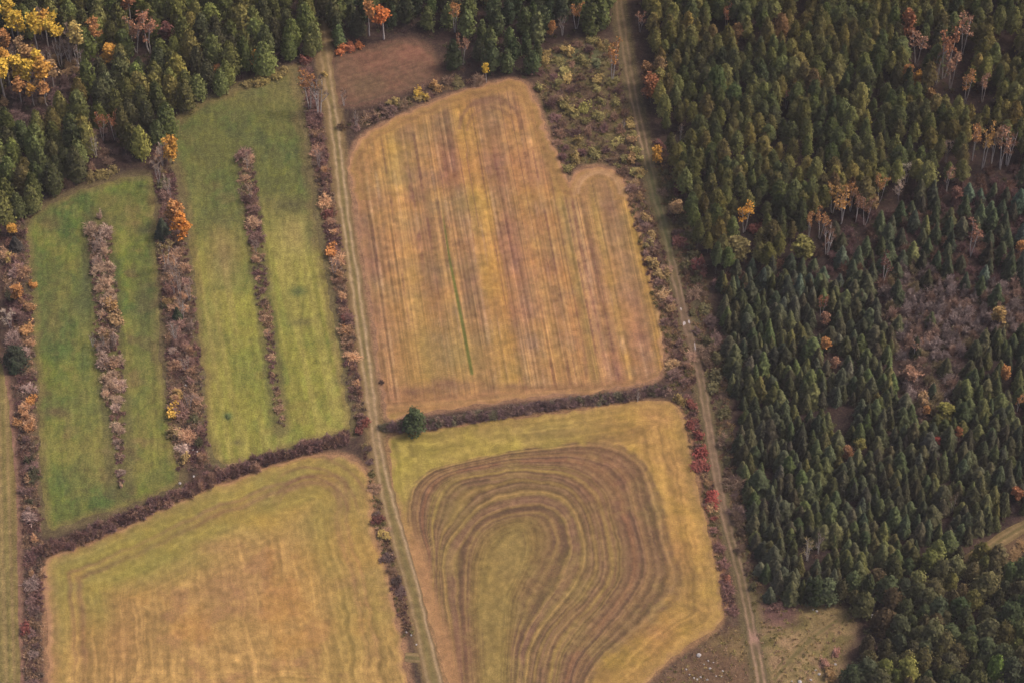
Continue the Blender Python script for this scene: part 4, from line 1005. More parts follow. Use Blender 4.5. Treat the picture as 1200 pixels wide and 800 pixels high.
for k, x, y, h, w, tint, lab in STANDOUT:
    place_tree(k, x, y, h, T(D(tint, .5 if k == 'birch_tree' and x > 800 and x != 872 else .22 if tint[2] < 60 else .45), 2.6 if k == 'bare_tree' else 1.5), lab, 'tree', w=w * (1.3 if k == 'aspen_tree' else 1.12), seed=int(x * 7 + y * 131))
for k, x, y, h, w, tint, lab in CONIF:
    place_tree(k, x, y, h, T(tint, 1.45), lab, 'tree', w=w, seed=int(x * 7 + y * 131))
ALLSPOT = [(s[1], s[2]) for s in STANDOUT + CONIF]

def mass(name, kind, items, mat, label):
    """one object for the far remainder: items (x, y, h, w, tint)"""
    Vs, Fs, Cs, Ts, o = [], [], [], [], 0
    r = np.random.default_rng(99)
    for (x, y, h, w, tint) in items:
        p = PROTO[kind][r.integers(len(PROTO[kind]))]; V, F, C = p['arr']; s = h / p['h']; ws = s ** .8 * w if kind.endswith('tree') else w
        a = r.uniform(0, 6.28); ca, sa = math.cos(a), math.sin(a)
        Vn = np.column_stack([(V[:, 0] * ca - V[:, 1] * sa) * ws + x, (V[:, 0] * sa + V[:, 1] * ca) * ws + y, V[:, 2] * s])
        Vs.append(Vn); Fs.append(F + o); Cs.append(C); Ts.append(np.tile(tint, (len(V), 1))); o += len(V)
    me = mesh_np(name, np.vstack(Vs), np.vstack(Fs), mat, col=np.vstack(Cs))
    c = np.ones((o, 4), np.float32); c[:, :3] = np.vstack(Ts); at = me.attributes.new('tint', 'FLOAT_COLOR', 'POINT'); at.data.foreach_set('color', c.ravel())
    return tag(link(name, me), label, kind='stuff')

def wood(kind, pts, hr, tints, lms, noun, group, massname, masslabel, maxn=296, wr=(.82, 1.22), seed=1, kt=1.0):
    """tints: (word, colour, weight); lms: landmarks (x, y, phrase)"""
    r = random.Random(seed); px, py = PX(pts[:, 0], pts[:, 1]); rec = []
    for (x, y), u, v in zip(pts, px, py):
        k = float(vnoise(np.array([x / 11.]), np.array([y / 11.]), seed)[0]); q = min(.999, max(0, .5 * r.random() + .5 * (k * 1.5 - .25)))
        acc = 0; tot = sum(t[2] for t in tints)
        for wd, c, wt in tints:
            acc += wt / tot
            if q <= acc: break
        h = r.uniform(*hr); f = r.uniform(.78, 1.2); c = np.array(c, float) * f + np.array([r.uniform(-5, 5), r.uniform(-4, 4), r.uniform(-4, 4)])
        size = 'tall' if h > hr[0] + (hr[1] - hr[0]) * .68 else 'short' if h < hr[0] + (hr[1] - hr[0]) * .32 else 'middling'
        lm = min(lms, key=lambda l: (l[0] - u) ** 2 + (l[1] - v) ** 2)
        rec.append(dict(x=x, y=y, u=u, v=v, h=h, c=T(c, 1.75 * kt), lab=f'{size} {wd} {noun} {lm[2]}', w=r.uniform(*wr)))
    inview = [q for q in rec if -6 < q['u'] < 1206 and 8 < q['v'] < 815]
    inview.sort(key=lambda q: -q['v']); own = inview[:maxn]; ids = set(map(id, own)); rest = [q for q in rec if id(q) not in ids]
    for q in own:
        place_tree(kind, q['u'], q['v'], q['h'], q['c'], q['lab'], 'tree', group, w=q['w'], seed=int(q['u'] * 7 + q['v'] * 131), xy=(q['x'], q['y']))
    if rest: mass(massname, kind, [(q['x'], q['y'], q['h'], q['w'], q['c']) for q in rest], M_LEAFT, masslabel)
    print(kind, len(rec), 'in view', len(inview), 'mass', len(rest))

# gaps in the woods
def drop(pts, holes):
    px, py = PX(pts[:, 0], pts[:, 1]); ok = np.ones(len(pts), bool)
    for (cx, cy, rx, ry) in holes: ok &= ((px - cx) / rx) ** 2 + ((py - cy) / ry) ** 2 > 1
    return pts[ok]
p = drop(darts(W_LARCH, 3.25, 11), [(1072,72,12,14),(1112,85,16,26),(1150,130,8,10),(1160,185,30,16),(1110,185,14,10),(972,278,30,20),(872,272,10,8),(1010,258,14,9),(885,272,10,8),(862,305,16,8),(938,305,14,8),(1178,70,14,16),(817,310,10,8),(800,130,8,6)])
p = p[clear_of(p, ALLSPOT, 2.2)]
wood('larch_tree', p, (10, 15.5), [('dark green', (78,82,50), 2.4), ('green', (92,94,54), 2), ('olive', (106,100,56), 3), ('yellowish olive', (122,110,60), 1.6), ('brownish', (116,90,60), .5)],
     [(790,60,'along the top stretch of the grassy track'),(795,180,'on the track edge below the rust tree'),(835,285,'by the red shrub at the wood corner'),(872,250,'round the golden tree with white trunk'),(905,130,'round the tiny pinkish birch'),(940,215,'between golden tree and mid clump'),(990,215,'above the mid wood orange clump'),(960,60,'in the even middle of the larch wood'),(1020,120,'west of the low orange maples'),(1050,180,'above the wide bleached crown'),(1085,150,'below the ochre maple'),(1100,60,'beside the tall white birches'),(1170,60,'in the upper frame corner'),(1175,150,'above the white trunk row'),(870,40,'near the rusty birch by the frame top'),(1020,30,'by the top frame edge'),(860,170,'a few rows inside from the track')],
     'larch', 'larches of the wood right of the grassy track', 'larch_forest', 'olive larches farthest up the right hand wood', seed=3, kt=.74, wr=(.72, 1.28))

p = drop(rows(W_SPRUCE, 3.05, 3.55, 12, 1.15), [(982,495,14,20),(960,375,10,14),(970,420,9,10),(1072,440,20,40),(1000,530,16,10),(1085,480,14,12),(1178,445,8,8),(1105,486,12,8),(946,655,7,8)])
p = p[clear_of(p, ALLSPOT, 1.7)]
wood('spruce_tree', p, (5.4, 10.4), [('greyish', (84,84,66), 1.2), ('dark green', (72,73,52), 3), ('green', (84,86,54), 2), ('olive', (100,96,56), 1.1)],
     [(862,390,'near the top corner of the plantation'),(866,470,'in the outer row beside the track, upper half'),(878,570,'in the outer row beside the track, lower half'),(895,670,'in the lowest corner of the plantation'),(920,420,'west of the plantation orange maple'),(930,520,'left of the purple gap'),(980,470,'just above the purple gap'),(985,560,'below the orange brown maple'),(945,620,'round the pale yellowish dead tree'),(1020,440,'left of the pinkish tan clearing'),(1020,600,'in the lower middle of the plantation'),(1050,530,'below the pinkish tan clearing'),(1100,540,'round the red maple'),(1110,610,'by the dull brown birch'),(1145,450,'right of the pinkish tan clearing'),(1150,530,'right of the red maple'),(1190,450,'by the frame edge above the orange birch'),(1185,540,'by the frame edge below the orange birch'),(1180,600,'above the tan clearing track'),(980,380,'round the rust birch')],
     'spruce', 'spruces of the plantation', 'spruce_forest', 'dark spruces of the farther plantation rows', seed=5, kt=.8, wr=(.7, 1.3))

p1 = darts(W_NE, 3.7, 14); p1 = drop(p1, [(1035,330,12,8),(1137,300,10,9),(1062,222,22,14),(1020,262,14,10),(1110,228,12,8)]); p1 = p1[clear_of(p1, ALLSPOT, 2)]
k_ = vnoise(p1[:, 0] / 9, p1[:, 1] / 9, 77) > .22; p1 = p1[k_]
p2 = darts(W_PINE, 3.5, 15); p2 = drop(p2, [(1022,726,13,8),(1022,738,11,16)]); p2 = p2[clear_of(p2, ALLSPOT, 2)]
p3 = darts([(1045,345),(1075,335),(1100,345),(1110,400),(1100,470),(1060,470),(1052,400)], 9, 16)
p4 = darts([(1165,345),(1230,345),(1230,385),(1160,385)], 9, 17)
fir = np.vstack([p1, p3, p4])
wood('fir_tree', fir, (6.5, 10.5), [('greyish', (74,82,68), 1.2), ('dark green', (68,72,52), 3), ('olive green', (86,86,54), 1)],
     [(930,330,'in front of the broad olive maple'),(985,320,'under the mid wood white stems'),(1020,300,'left of the reddish bare birch'),(1075,270,'between bleached crown and thicket'),(1110,300,'left of the rosy birch'),(1165,290,'right of the rosy birch'),(1150,240,'below the white trunk row'),(1190,250,'near the frame edge above the orange maple'),(1080,400,'standing in the leafless thicket'),(1190,365,'near the ochre maple at the frame edge'),(1060,240,'just under the bleached bare trees')],
     'fir', 'firs of the mixed wood', 'fir_forest', 'dark firs outside the frame', seed=8, kt=.9)
wood('pine_tree', p2, (6.5, 11), [('dark green', (70,74,48), 3), ('brownish green', (84,76,50), 1.4), ('olive', (98,96,52), 1.6)],
     [(950,715,'on the front rim near the rough clearing'),(1010,690,'behind the fallen pale log'),(1030,760,'below the fallen pale log'),(1075,680,'on the far side of the pine wood'),(1090,740,'in the middle of the pine wood'),(1060,800,'by the bottom edge near the stones'),(1130,800,'left of the bright green cedar'),(1150,700,'below the tan clearing'),(1190,740,'above the bright green cedar'),(1195,800,'right of the bright green cedar')],
     'pine', 'pines of the lower wood', 'pine_forest', 'dark pines beyond the frame edge', seed=9, wr=(.75, 1.3))

p = darts(W_CEDAR, 4.4, 18); p = drop(p, [(40,90,34,34),(165,58,16,12),(130,168,16,12),(72,75,14,10)]); p = p[clear_of(p, ALLSPOT, 2.0)]
wood('cedar_tree', p, (10, 15), [('dark green', (74,76,48), 2), ('green', (96,98,54), 2.6), ('olive', (114,108,58), 1.8)],
     [(10,200,'near the frame edge in the dark lower wood'),(60,205,'on the rim above the west meadow'),(100,175,'left of the leaning dead trunk'),(155,180,'right of the rust topped birches'),(60,150,'below the low orange aspen'),(120,110,'under the golden brown maple'),(190,135,'on the meadow rim in the middle of the edge'),(240,105,'on the rim near the small orange maple'),(290,85,'on the rim near the yellow orange maple'),(340,50,'beside the lone small cedar'),(220,60,'right of the wine red maple'),(290,30,'in the tall group by the frame top'),(340,10,'by the frame top near the road head'),(100,30,'between the lime aspen and rusty aspen'),(15,140,'below the big bright yellow aspen')],
     'cedar', 'cedars of the wood above the meadows', 'cedar_forest', 'cedars beyond the top of the frame', seed=11)
p = darts(W_NORTH, 4.2, 19); p = drop(p, [(470,42,26,8)]); p = p[clear_of(p, ALLSPOT, 1.8)]
wood('cypress_tree', p, (9, 14), [('dark green', (66,72,48), 3), ('green', (84,90,54), 1.6), ('brownish', (96,84,58), .8)],
     [(400,20,'right of the road head'),(440,40,'round the brilliant orange aspen'),(490,25,'left of the leaning orange birch'),(540,60,'round the slim pinkish birch'),(575,85,'by the lemon yellow aspen'),(600,40,'in the middle of the north wood'),(630,75,'on the rim above the wild patch'),(665,30,'round the corner orange birch'),(700,20,'beside the track near the frame top')],
     'cypress', 'evergreens of the wood behind the fallow field', 'cypress_forest', 'evergreens beyond the top of the frame', seed=13)

# ------------------------------------------------------------------ shrubs of the brush strips
NB = [0, 0]
def strip_shrubs(center, widths, step, hr, pal, where, group, ends, seed, y0=None, y1=None, dens=1.0, hk=None):
    """pal: (word, colour, leafy, weight); ends: names of thirds of the strip from its upper end"""
    r = random.Random(seed); Qs = catmull(np.column_stack([np.array(center, float), widths]), 8, False)
    g = np.stack(G(Qs[:, 0], Qs[:, 1]), 1); L = np.r_[0, np.cumsum(np.hypot(*np.diff(g, axis=0).T))]; s = 0; tot = sum(p_[3] for p_ in pal)
    while s < L[-1]:
        cx = np.interp(s, L, Qs[:, 0]); cy = np.interp(s, L, Qs[:, 1]); w = np.interp(s, L, Qs[:, 2])
        nrow = max(1, int(round(w * 2 * .26 / 4.1 * dens)))
        for k in range(nrow):
            off = ((k + .5) / nrow * 2 - 1) * w * .85 + r.uniform(-5, 5) * min(1, w / 12); u = cx + off; v = cy + r.uniform(-7, 7)
            if v > 812 or u < -5: continue
            if y0 and v < y0 or y1 and v > y1: continue
            q = r.random() * tot; acc = 0
            for wd, c, leafy, wt in pal:
                acc += wt
                if q <= acc: break
            h = r.uniform(*hr); 
            if hk: h *= hk(s / L[-1])
            f = r.uniform(.88, 1.14); tint = T(D(np.array(c) * f, .42 if leafy else .3), 1.5 if leafy else 2.5)
            part = ends[min(len(ends) - 1, int(s / L[-1] * len(ends)))]
            size = 'tall' if h > hr[0] + .6 * (hr[1] - hr[0]) else 'low'
            nm = 'leafy_shrub' if leafy else 'bare_shrub'; NB[leafy] += 1
            place_shrub(nm, u, v, h, r.choice((r.uniform(2.2, 3.4), r.uniform(3.4, 5.8))) * (.6 + .4 * h / hr[1]) * min(1, .35 + w / 12), tint, f'{size} {wd} shrub {part} of {where}', group, nm, int(u * 17 + v * 131))
        s += step * 1.85 * r.uniform(.45, 1.55)
G3 = ('at the upper end', 'in the upper half', 'in the lower half', 'at the lower end')
strip_shrubs(STRIP_A, WA, 2.3, (2.4, 4), [('tan', (160,134,112), 0, 3), ('grey brown', (140,118,108), 0, 2), ('golden brown', (168,132,84), 1, .4)], 'the row inside the dark green meadow', 'shrubs of the row in the dark green meadow', G3, 1, hk=lambda t: 1 if t < .68 else .45)
strip_shrubs(STRIP_B, WB, 2.4, (1.2, 2.8), [('tan', (152,120,94), 0, 2), ('mauve', (112,84,78), 0, 2.4)], 'the thin row inside the yellow green meadow', 'shrubs of the thin row in the yellow green meadow', G3, 2, hk=lambda t: 1.1 if t < .45 else .5)
strip_shrubs(STRIP_C, WC, 2.5, (1.6, 3.4), [('mauve', (124,94,86), 0, 3), ('tan', (156,120,94), 0, 2), ('olive yellow', (160,134,74), 1, .7), ('grey', (142,122,114), 0, 1.2), ('green', (84,86,54), 1, .6)], 'the wide strip between the two meadows', 'shrubs of the wide strip between the meadows', G3, 3, dens=.85)
strip_shrubs(STRIP_D, WD, 2.4, (1.2, 3), [('mauve', (110,80,76), 0, 3), ('brown', (130,96,78), 0, 2), ('dark red', (128,70,64), 1, .35), ('tan', (160,122,88), 0, .8)], 'the strip along the pale dirt road', 'shrubs of the strip along the dirt road', G3, 4)
strip_shrubs(STRIP_E, WE, 2.6, (1.4, 3.2), [('mauve', (106,80,78), 0, 3), ('tan', (160,122,90), 0, 1.2), ('orange', (184,128,70), 1, .2), ('grey', (134,112,108), 0, 1.4), ('dark green', (70,72,48), 1, .5)], 'the west hedgerow', 'shrubs of the west hedgerow', ('at the upper end', 'near the bleached tree', 'below the dark pine', 'along the golden stubble'), 5, dens=.8, hk=lambda t: 1 if t < .5 else .65)
strip_shrubs(STRIP_F, WF, 2.7, (1.2, 2.8), [('mauve', (114,88,82), 0, 3), ('tan', (156,126,88), 0, 1.2), ('ochre', (160,132,76), 1, 1), ('brown', (124,96,80), 0, 2)], 'the belt between stubble field and grassy track', 'shrubs of the belt beside the grassy track', ('at the lobe end', 'in the middle', 'at the field corner'), 6, dens=.85)
strip_shrubs(STRIP_G, WG, 2.4, (.9, 2), [('wine red', (140,62,58), 1, .5), ('mauve', (114,80,76), 0, 2.4), ('tan', (150,118,82), 0, .8)], 'the strip right of the looping field', 'shrubs of the strip right of the looping field', ('at the upper end', 'in the middle', 'at the lower end'), 7)
strip_shrubs(STRIP_H, WH, 4.2, (.5, 1.1), [('dark mauve', (92,72,70), 0, 2), ('brown', (116,88,68), 0, 2)], 'the weeds by the lower dirt road', 'shrubs of the weedy line', ('at the upper end', 'at the lower end'), 8)
strip_shrubs(STRIP_I, WI, 2.6, (1.4, 2.8), [('brown', (116,92,74), 0, 3), ('ochre', (158,134,70), 1, 1), ('olive', (112,104,62), 1, 1.3), ('mauve', (104,80,76), 0, 2)], 'the brushy rim between fallow field and stubble', 'shrubs of the brushy rim by the fallow field', ('at the road end', 'in the middle', 'at the wood end'), 9)
strip_shrubs(STRIP_J, WJ, 2.7, (1.2, 3), [('olive', (96,94,58), 1, 2), ('brown', (104,84,70), 0, 2), ('mauve', (98,78,76), 0, 1), ('wine red', (116,66,66), 1, .3)], 'the rough rim between track and conifers', 'shrubs of the rim between track and conifers', ('at the larch end', 'in the middle', 'along the plantation'), 10, dens=1.1)

def patch_shrubs(poly, dmin, hr, pal, where, group, marks, seed, noun=None):
    r = random.Random(seed); pts = darts(poly, dmin, seed); px, py = PX(pts[:, 0], pts[:, 1]); tot = sum(p_[3] for p_ in pal)
    for (x, y), u, v in zip(pts, px, py):
        if not (-6 < u < 1207 and 2 < v < 812): continue
        q = r.random() * tot; acc = 0
        for wd, c, leafy, wt in pal:
            acc += wt
            if q <= acc: break
        h = r.uniform(*hr); size = 'tall' if h > hr[0] + .6 * (hr[1] - hr[0]) else 'low'
        lm = min(marks, key=lambda l: (l[0] - u) ** 2 + (l[1] - v) ** 2)[2]; nm = 'leafy_shrub' if leafy else 'bare_shrub'; NB[leafy] += 1
        place_shrub(nm, u, v, h, r.uniform(2.6, 4.0), T(np.array(c) * r.uniform(.85, 1.16), 1.8), f'{size} {wd} {noun or "shrub"} {lm}, {where}', group, 'bare_sapling' if noun else nm, int(u * 17 + v * 131), xy=(x, y))
patch_shrubs(WILD, 3.7, (1, 2.8), [('olive', (118,108,66), 1, 2), ('ochre', (146,124,76), 1, 1.2), ('brown', (118,92,76), 0, 2), ('mauve', (104,78,74), 0, 1.5), ('grey green', (104,106,74), 1, .8)], 'wild patch above the lobe', 'shrubs of the wild patch',
             [(660,70,'near the wood'),(690,80,'round the grassy clearing'),(650,130,'along the stubble edge'),(685,135,'round the lime green shrub'),(720,110,'by the tall white birch'),(700,180,'just above the lobe')], 21)
patch_shrubs(BRUSHR, 2.9, (2.6, 5.4), [('mauve grey', (132,116,110), 0, 4), ('brown', (130,106,92), 0, 2), ('olive brown', (126,112,84), 0, 1)], 'leafless thicket in the wood', 'shrubs of the leafless thicket', [(1060,350,'at its upper left'),(1100,345,'at its upper right'),(1075,400,'in its middle'),(1090,460,'at its lower tip'),(1180,360,'near the ochre maple')], 22, 'sapling')
patch_shrubs(W_NE, 3.9, (2.2, 4.4), [('mauve', (98,74,72), 0, 3), ('brown', (112,86,72), 0, 2)], 'under the firs of the mixed wood', 'shrubs under the firs of the mixed wood', [(960,320,'near the broad olive maple'),(1030,290,'near the reddish bare birch'),(1090,265,'below the pink birch'),(1170,270,'right of the rosy birch')], 23, 'sapling')

patch_shrubs([(92,160),(150,152),(182,170),(160,186),(100,206),(70,222)], 2.9, (1.4, 3), [('mauve', (108,86,80), 0, 3), ('brown', (120,96,80), 0, 2), ('olive', (112,106,62), 1, 1)], 'brush before the rust topped birches', 'shrubs of the brush before the birches', [(100,190,'left of the leaning dead trunk'),(150,175,'right of the rust topped birches')], 24, 'sapling')
patch_shrubs([(-5,66),(110,58),(118,110),(90,136),(0,140)], 3.4, (1.4, 3.4), [('mauve', (112,90,86), 0, 3), ('tan', (150,124,92), 0, 2)], 'under the golden aspens', 'saplings under the golden aspens', [(20,110,'near the frame edge'),(80,100,'on the inner side')], 25, 'sapling')
patch_shrubs([(1150,664),(1200,640),(1230,650),(1230,676),(1190,690),(1160,684)], 3.2, (1.2, 2.8), [('brown', (124,98,78), 0, 3), ('tan', (150,122,86), 0, 1.5)], 'below the tan clearing track', 'saplings below the clearing track', [(1170,670,'on the near side'),(1210,660,'by the frame edge')], 26, 'sapling')
EXTRA = [ # colourful single shrubs
 ('leafy_shrub',685,128,2.8,4.2,(150,150,62),'bright lime green shrub in the wild patch'),
 ('leafy_shrub',668,132,2.6,4,(150,136,66),'yellow olive shrub left of the lime green one'),
 ('leafy_shrub',655,100,2.4,3.4,(122,120,62),'round olive shrub near the top of the wild patch'),
 ('leafy_shrub',660,120,2.4,3.2,(150,124,78),'ochre shrub on the stubble side of the wild patch'),
 ('leafy_shrub',490,112,2.6,3.4,(206,166,58),'lemon yellow shrub on the brushy rim of the stubble'),
 ('leafy_shrub',499,116,2.4,2.6,(196,160,62),'smaller lemon yellow shrub touching its neighbour on the rim'),
 ('leafy_shrub',511,104,2.6,3.4,(186,138,74),'tan yellow shrub right of the lemon pair'),
 ('leafy_shrub',461,122,2.4,3.6,(154,134,70),'olive yellow shrub left of the lemon pair'),
 ('leafy_shrub',400,60,2.2,4,(206,112,62),'flaming orange shrub behind the fallow field corner'),
 ('leafy_shrub',411,58,2.2,4,(196,92,56),'orange red shrub in the middle behind the fallow field'),
 ('leafy_shrub',421,55,2,3,(206,116,62),'orange shrub right end of the flaming trio'),
 ('leafy_shrub',358,72,2.4,4,(128,62,58),'wine red shrub at the road head by the meadow corner'),
 ('leafy_shrub',312,94,2.2,4.4,(150,136,62),'lime yellow shrub at the meadow top corner'),
 ('leafy_shrub',303,98,2,3.4,(150,132,66),'yellow olive shrub next to the lime yellow one'),
 ('leafy_shrub',380,88,1.6,2,(180,150,70),'small yellow shrub on the verge of the dirt road'),
 ('leafy_shrub',388,296,3.2,4.2,(206,130,66),'bright orange bush beside the dirt road'),
 ('leafy_shrub',386,252,1.8,3.4,(132,62,60),'dark red bush beside the upper dirt road'),
 ('leafy_shrub',406,374,1.8,3,(140,62,56),'dark red bush halfway down the road strip'),
 ('leafy_shrub',404,388,1.8,2.6,(176,116,66),'small orange brown bush below the dark red one'),
 ('leafy_shrub',426,498,2.4,3.6,(146,66,58),'red bush at the crossing of hedge and dirt road'),
 ('leafy_shrub',421,505,2.2,3,(130,62,58),'wine bush left of the red one at the crossing'),
 ('leafy_shrub',443,610,1.8,3.4,(118,58,56),'dark red bush beside the lower dirt road'),
 ('leafy_shrub',450,627,1.2,3.6,(176,148,68),'yellow weedy bush beside the lower dirt road'),
 ('bare_shrub',465,682,1.8,3.4,(92,74,76),'dark plum bush beside the lower dirt road'),
 ('leafy_shrub',30,738,2,3.4,(150,62,62),'crimson bush in the lower west hedgerow'),
 ('leafy_shrub',203,484,3.4,4.6,(214,166,62),'bright yellow bush in the wide middle strip'),
 ('leafy_shrub',207,466,2.8,4.2,(168,134,66),'olive yellow bush just above the bright yellow one'),
 ('leafy_shrub',205,510,2.8,4.4,(150,126,76),'tan olive bush below the bright yellow one'),
 ('leafy_shrub',197,356,2.6,3.4,(170,134,76),'ochre bush left in the strip above the white snag'),
 ('leafy_shrub',130,360,3,4.4,(180,136,74),'golden bush halfway down the tan shrub row'),
 ('leafy_shrub',132,428,2.8,4.2,(158,118,88),'pale brown bush below the three snags'),
 ('leafy_shrub',39,336,2.4,2.8,(204,136,62),'small round orange bush right of the hedgerow orange tree'),
 ('leafy_shrub',35,362,2.4,3.4,(178,126,74),'tan orange bush below the small round orange one'),
 ('leafy_shrub',30,318,2,2.6,(176,128,80),'pale tan bush above the hedgerow orange tree'),
 ('leafy_shrub',10,304,2.2,3,(176,150,74),'yellowish bush at the frame edge in the hedgerow'),
 ('leafy_shrub',37,470,2.6,3,(200,132,66),'orange bush below the hedgerow dark pine'),
 ('leafy_shrub',29,488,2.8,3.6,(176,120,78),'tan orange bush upper of the hedgerow cluster'),
 ('leafy_shrub',34,503,2.8,3.2,(190,128,76),'orange bush lower of the hedgerow cluster'),
 ('leafy_shrub',20,497,2.6,2.8,(186,126,72),'orange bush outer of the hedgerow cluster'),
 ('leafy_shrub',33,563,2.2,2.8,(166,124,88),'tan bush alone in the lower mauve hedgerow'),
 ('leafy_shrub',120,206,2.2,4.6,(138,124,62),'yellow green shrub on the rim above the dark meadow'),
 ('leafy_shrub',106,210,2.2,3.6,(126,112,62),'olive shrub left of the yellow green rim shrub'),
 ('leafy_shrub',132,202,2.2,3.4,(134,120,66),'olive shrub right of the yellow green rim shrub'),
 ('leafy_shrub',885,270,3,4.4,(124,56,58),'wine red shrub at the foot of the golden tree'),
 ('leafy_shrub',817,312,3.2,4.6,(134,58,62),'crimson shrub where track larches and spruces meet'),
 ('leafy_shrub',823,322,2.6,3.6,(120,66,66),'dull red shrub below the crimson one'),
 ('leafy_shrub',757,258,2.6,3.6,(166,134,78),'ochre bush below the lobe beside the track'),
 ('leafy_shrub',765,310,2.6,4,(176,146,80),'pale yellow bush halfway along the track belt'),
 ('leafy_shrub',760,288,2.4,3.6,(146,130,76),'olive bush above the pale yellow one'),
 ('leafy_shrub',740,166,2.6,3,(180,140,92),'peach bush beside the track above the lobe'),
 ('leafy_shrub',739,188,2.8,4.2,(164,126,76),'amber brown bush beside the track above the lobe'),
 ('leafy_shrub',750,204,2.4,3.6,(158,134,72),'olive gold bush at the lobe corner by the track'),
 ('leafy_shrub',797,470,2,3.4,(150,126,64),'yellow olive bush at the corner of the looping field'),
 ('leafy_shrub',811,476,1.8,3.2,(146,66,60),'red bush at the top of the strip by the loops'),
 ('leafy_shrub',819,511,2,3,(160,60,58),'bright red bush upper of the middle pair by the loops'),
 ('leafy_shrub',821,532,2.4,4.6,(168,58,58),'wide bright red bush lower of the middle pair'),
 ('leafy_shrub',834,588,2.8,4.8,(184,60,58),'largest scarlet bush between loops and track'),
 ('leafy_shrub',852,682,1.8,2.8,(160,84,66),'rusty bush at the lower end of the red strip'),
 ('leafy_shrub',980,764,1.8,2.6,(172,116,104),'rosy bush beside the stones in the rough clearing'),
 ('leafy_shrub',966,778,1.6,3,(160,110,96),'pinkish bush lower left of the rosy one'),
 ('leafy_shrub',972,790,2.2,4,(146,112,66),'ochre bush at the pine wood corner by the stones'),
 ('leafy_shrub',910,712,1.6,3.4,(128,86,84),'mauve pink bush at the plantation foot'),
 ('leafy_shrub',267,489,.5,1.5,(92,116,62),'dark green tuft alone in the yellow green meadow'),

 ('bare_shrub',447,448,.9,1.7,(96,72,66),'dark bush at the lower left corner of the straight row stubble'),
 ('leafy_shrub',322,90,2.2,4.2,(150,136,62),'lime yellow shrub right of the meadow top corner pair'),
 ('leafy_shrub',332,86,2,3.6,(140,124,66),'olive shrub nearest the dirt road on the wood rim'),
 ('leafy_shrub',292,100,1.8,3.6,(136,122,66),'olive shrub left of the meadow top corner pair'),
]
for k, x, y, h, w, c, lab in EXTRA: place_shrub(k, x, y, h, w, T(D(c, .5 if c[1] < 100 else .28 if c[0] > 190 else .4), 1.5), lab, None, k, int(x * 17 + y * 131))
print('shrubs', NB, len(EXTRA))

# ------------------------------------------------------------------ clipped-by-nothing hedges: one thing each
def hedge(line, half, hr, pal, label, seed, step=1.0, ws=(.85, 1.3)):
    r = random.Random(seed); g = gline(line, 8); L = np.r_[0, np.cumsum(np.hypot(*np.diff(g, axis=0).T))]; items = []; s = 0
    while s < L[-1]:
        for k in range(2):
            x = np.interp(s, L, g[:, 0]) + r.uniform(-1, 1) * half * .7; y = np.interp(s, L, g[:, 1]) + r.uniform(-1, 1) * half * .7
            items.append((x, y, r.uniform(*hr), r.uniform(*ws), T(np.array(r.choice(pal)) * r.uniform(.8, 1.22), 2.35)))
        s += step * r.uniform(.8, 1.3)
    o = mass('hedge', 'bare_shrub', items, M_TWIGT, label); del o['kind']; o['category'] = 'hedge'; return o
hedge(HEDGE_W, 2.3, (2.2, 3.3), [(108,82,74), (96,72,68), (120,94,78), (104,80,76)], 'long leafless mauve brown hedge between green meadows and golden stubble', 31)
hedge(HEDGE_E, 1.2, (1.2, 2.1), [(92,72,70), (84,66,64), (104,84,74), (86,80,62)], 'dark leafless hedge between straight row stubble and looping field', 32)
None and hedge([(411,196),(417,236),(424,286),(432,336),(439,392),(445,436)], .3, (.5, .9), [(132,84,70), (118,76,68)], 'thin reddish weed line on the edge of the straight row stubble', 33, 1.2, (.18, .3))

# ------------------------------------------------------------------ ground cover nobody could count
def tuft_proto():
    out = []
    for i in range(5):
        V, F, C = shrub_q(700 + i, 1.5, .9, 12, 42, 8, .24, .05).arrays(); out.append(dict(arr=(V, F, C), h=2.2))
    PROTO['tuft'] = out
tuft_proto()
def cover(name, polys_g, dens, sc, pal, label, seed, avoid=True):
    r = np.random.default_rng(seed); items = []
    for P in polys_g:
        x0, y0 = P.min(0); x1, y1 = P.max(0); n = int((x1 - x0) * (y1 - y0) * dens)
        x = r.uniform(x0, x1, n); y = r.uniform(y0, y1, n); ok = inside(P, x, y)
        if avoid:
            for g, gw in ((roadL_g, 2.3), (roadR_g, 1.5)): ok &= seg_dist(g, x, y, False)[0] > gw
        for a, b in zip(x[ok], y[ok]):
            k = float(vnoise(np.array([a / 5]), np.array([b / 5]), seed)[0]); c = np.array(pal[int(min(.999, max(0, k * 1.3 - .15 + r.normal(0, .12))) * len(pal))], float)
            items.append((a, b, 2.2 * sc * r.uniform(.6, 1.4), sc * r.uniform(.8, 1.4), T(c * r.uniform(.82, 1.2), 1.5)))
    mass(name, 'tuft', items, M_TWIGT, label)
cover('undergrowth', [STR[k] for k in 'ABCDE'], .9, .85, [(104,76,74), (118,88,78), (112,94,80), (140,112,88)], 'mauve brown undergrowth of the brush strips', 51)
cover('undergrowth', [STR[k] for k in 'FGHIJ'], .8, .75, [(98,72,66), (116,90,70), (110,100,64), (128,102,74)], 'brown and olive undergrowth beside the grassy track', 52)
cover('undergrowth', [wild_g], .5, .8, [(96,74,68), (110,90,68), (112,104,66), (132,114,74)], 'brown and olive undergrowth of the wild patch', 53)
cover('undergrowth', [rocky_g, rough_g], .4, .5, [(136,110,86), (146,124,82), (128,116,72), (152,124,98)], 'dry tufts of the rough clearing and stone heap', 54)
cover('undergrowth', [gpoly(W_SPRUCE), gpoly(W_LARCH), gpoly(W_NE), gpoly(W_PINE), gpoly(W_CEDAR), gpoly(W_NORTH)], .09, .9, [(82,62,60), (92,72,62), (84,80,54)], 'dark litter and saplings on the woodland floor', 55)
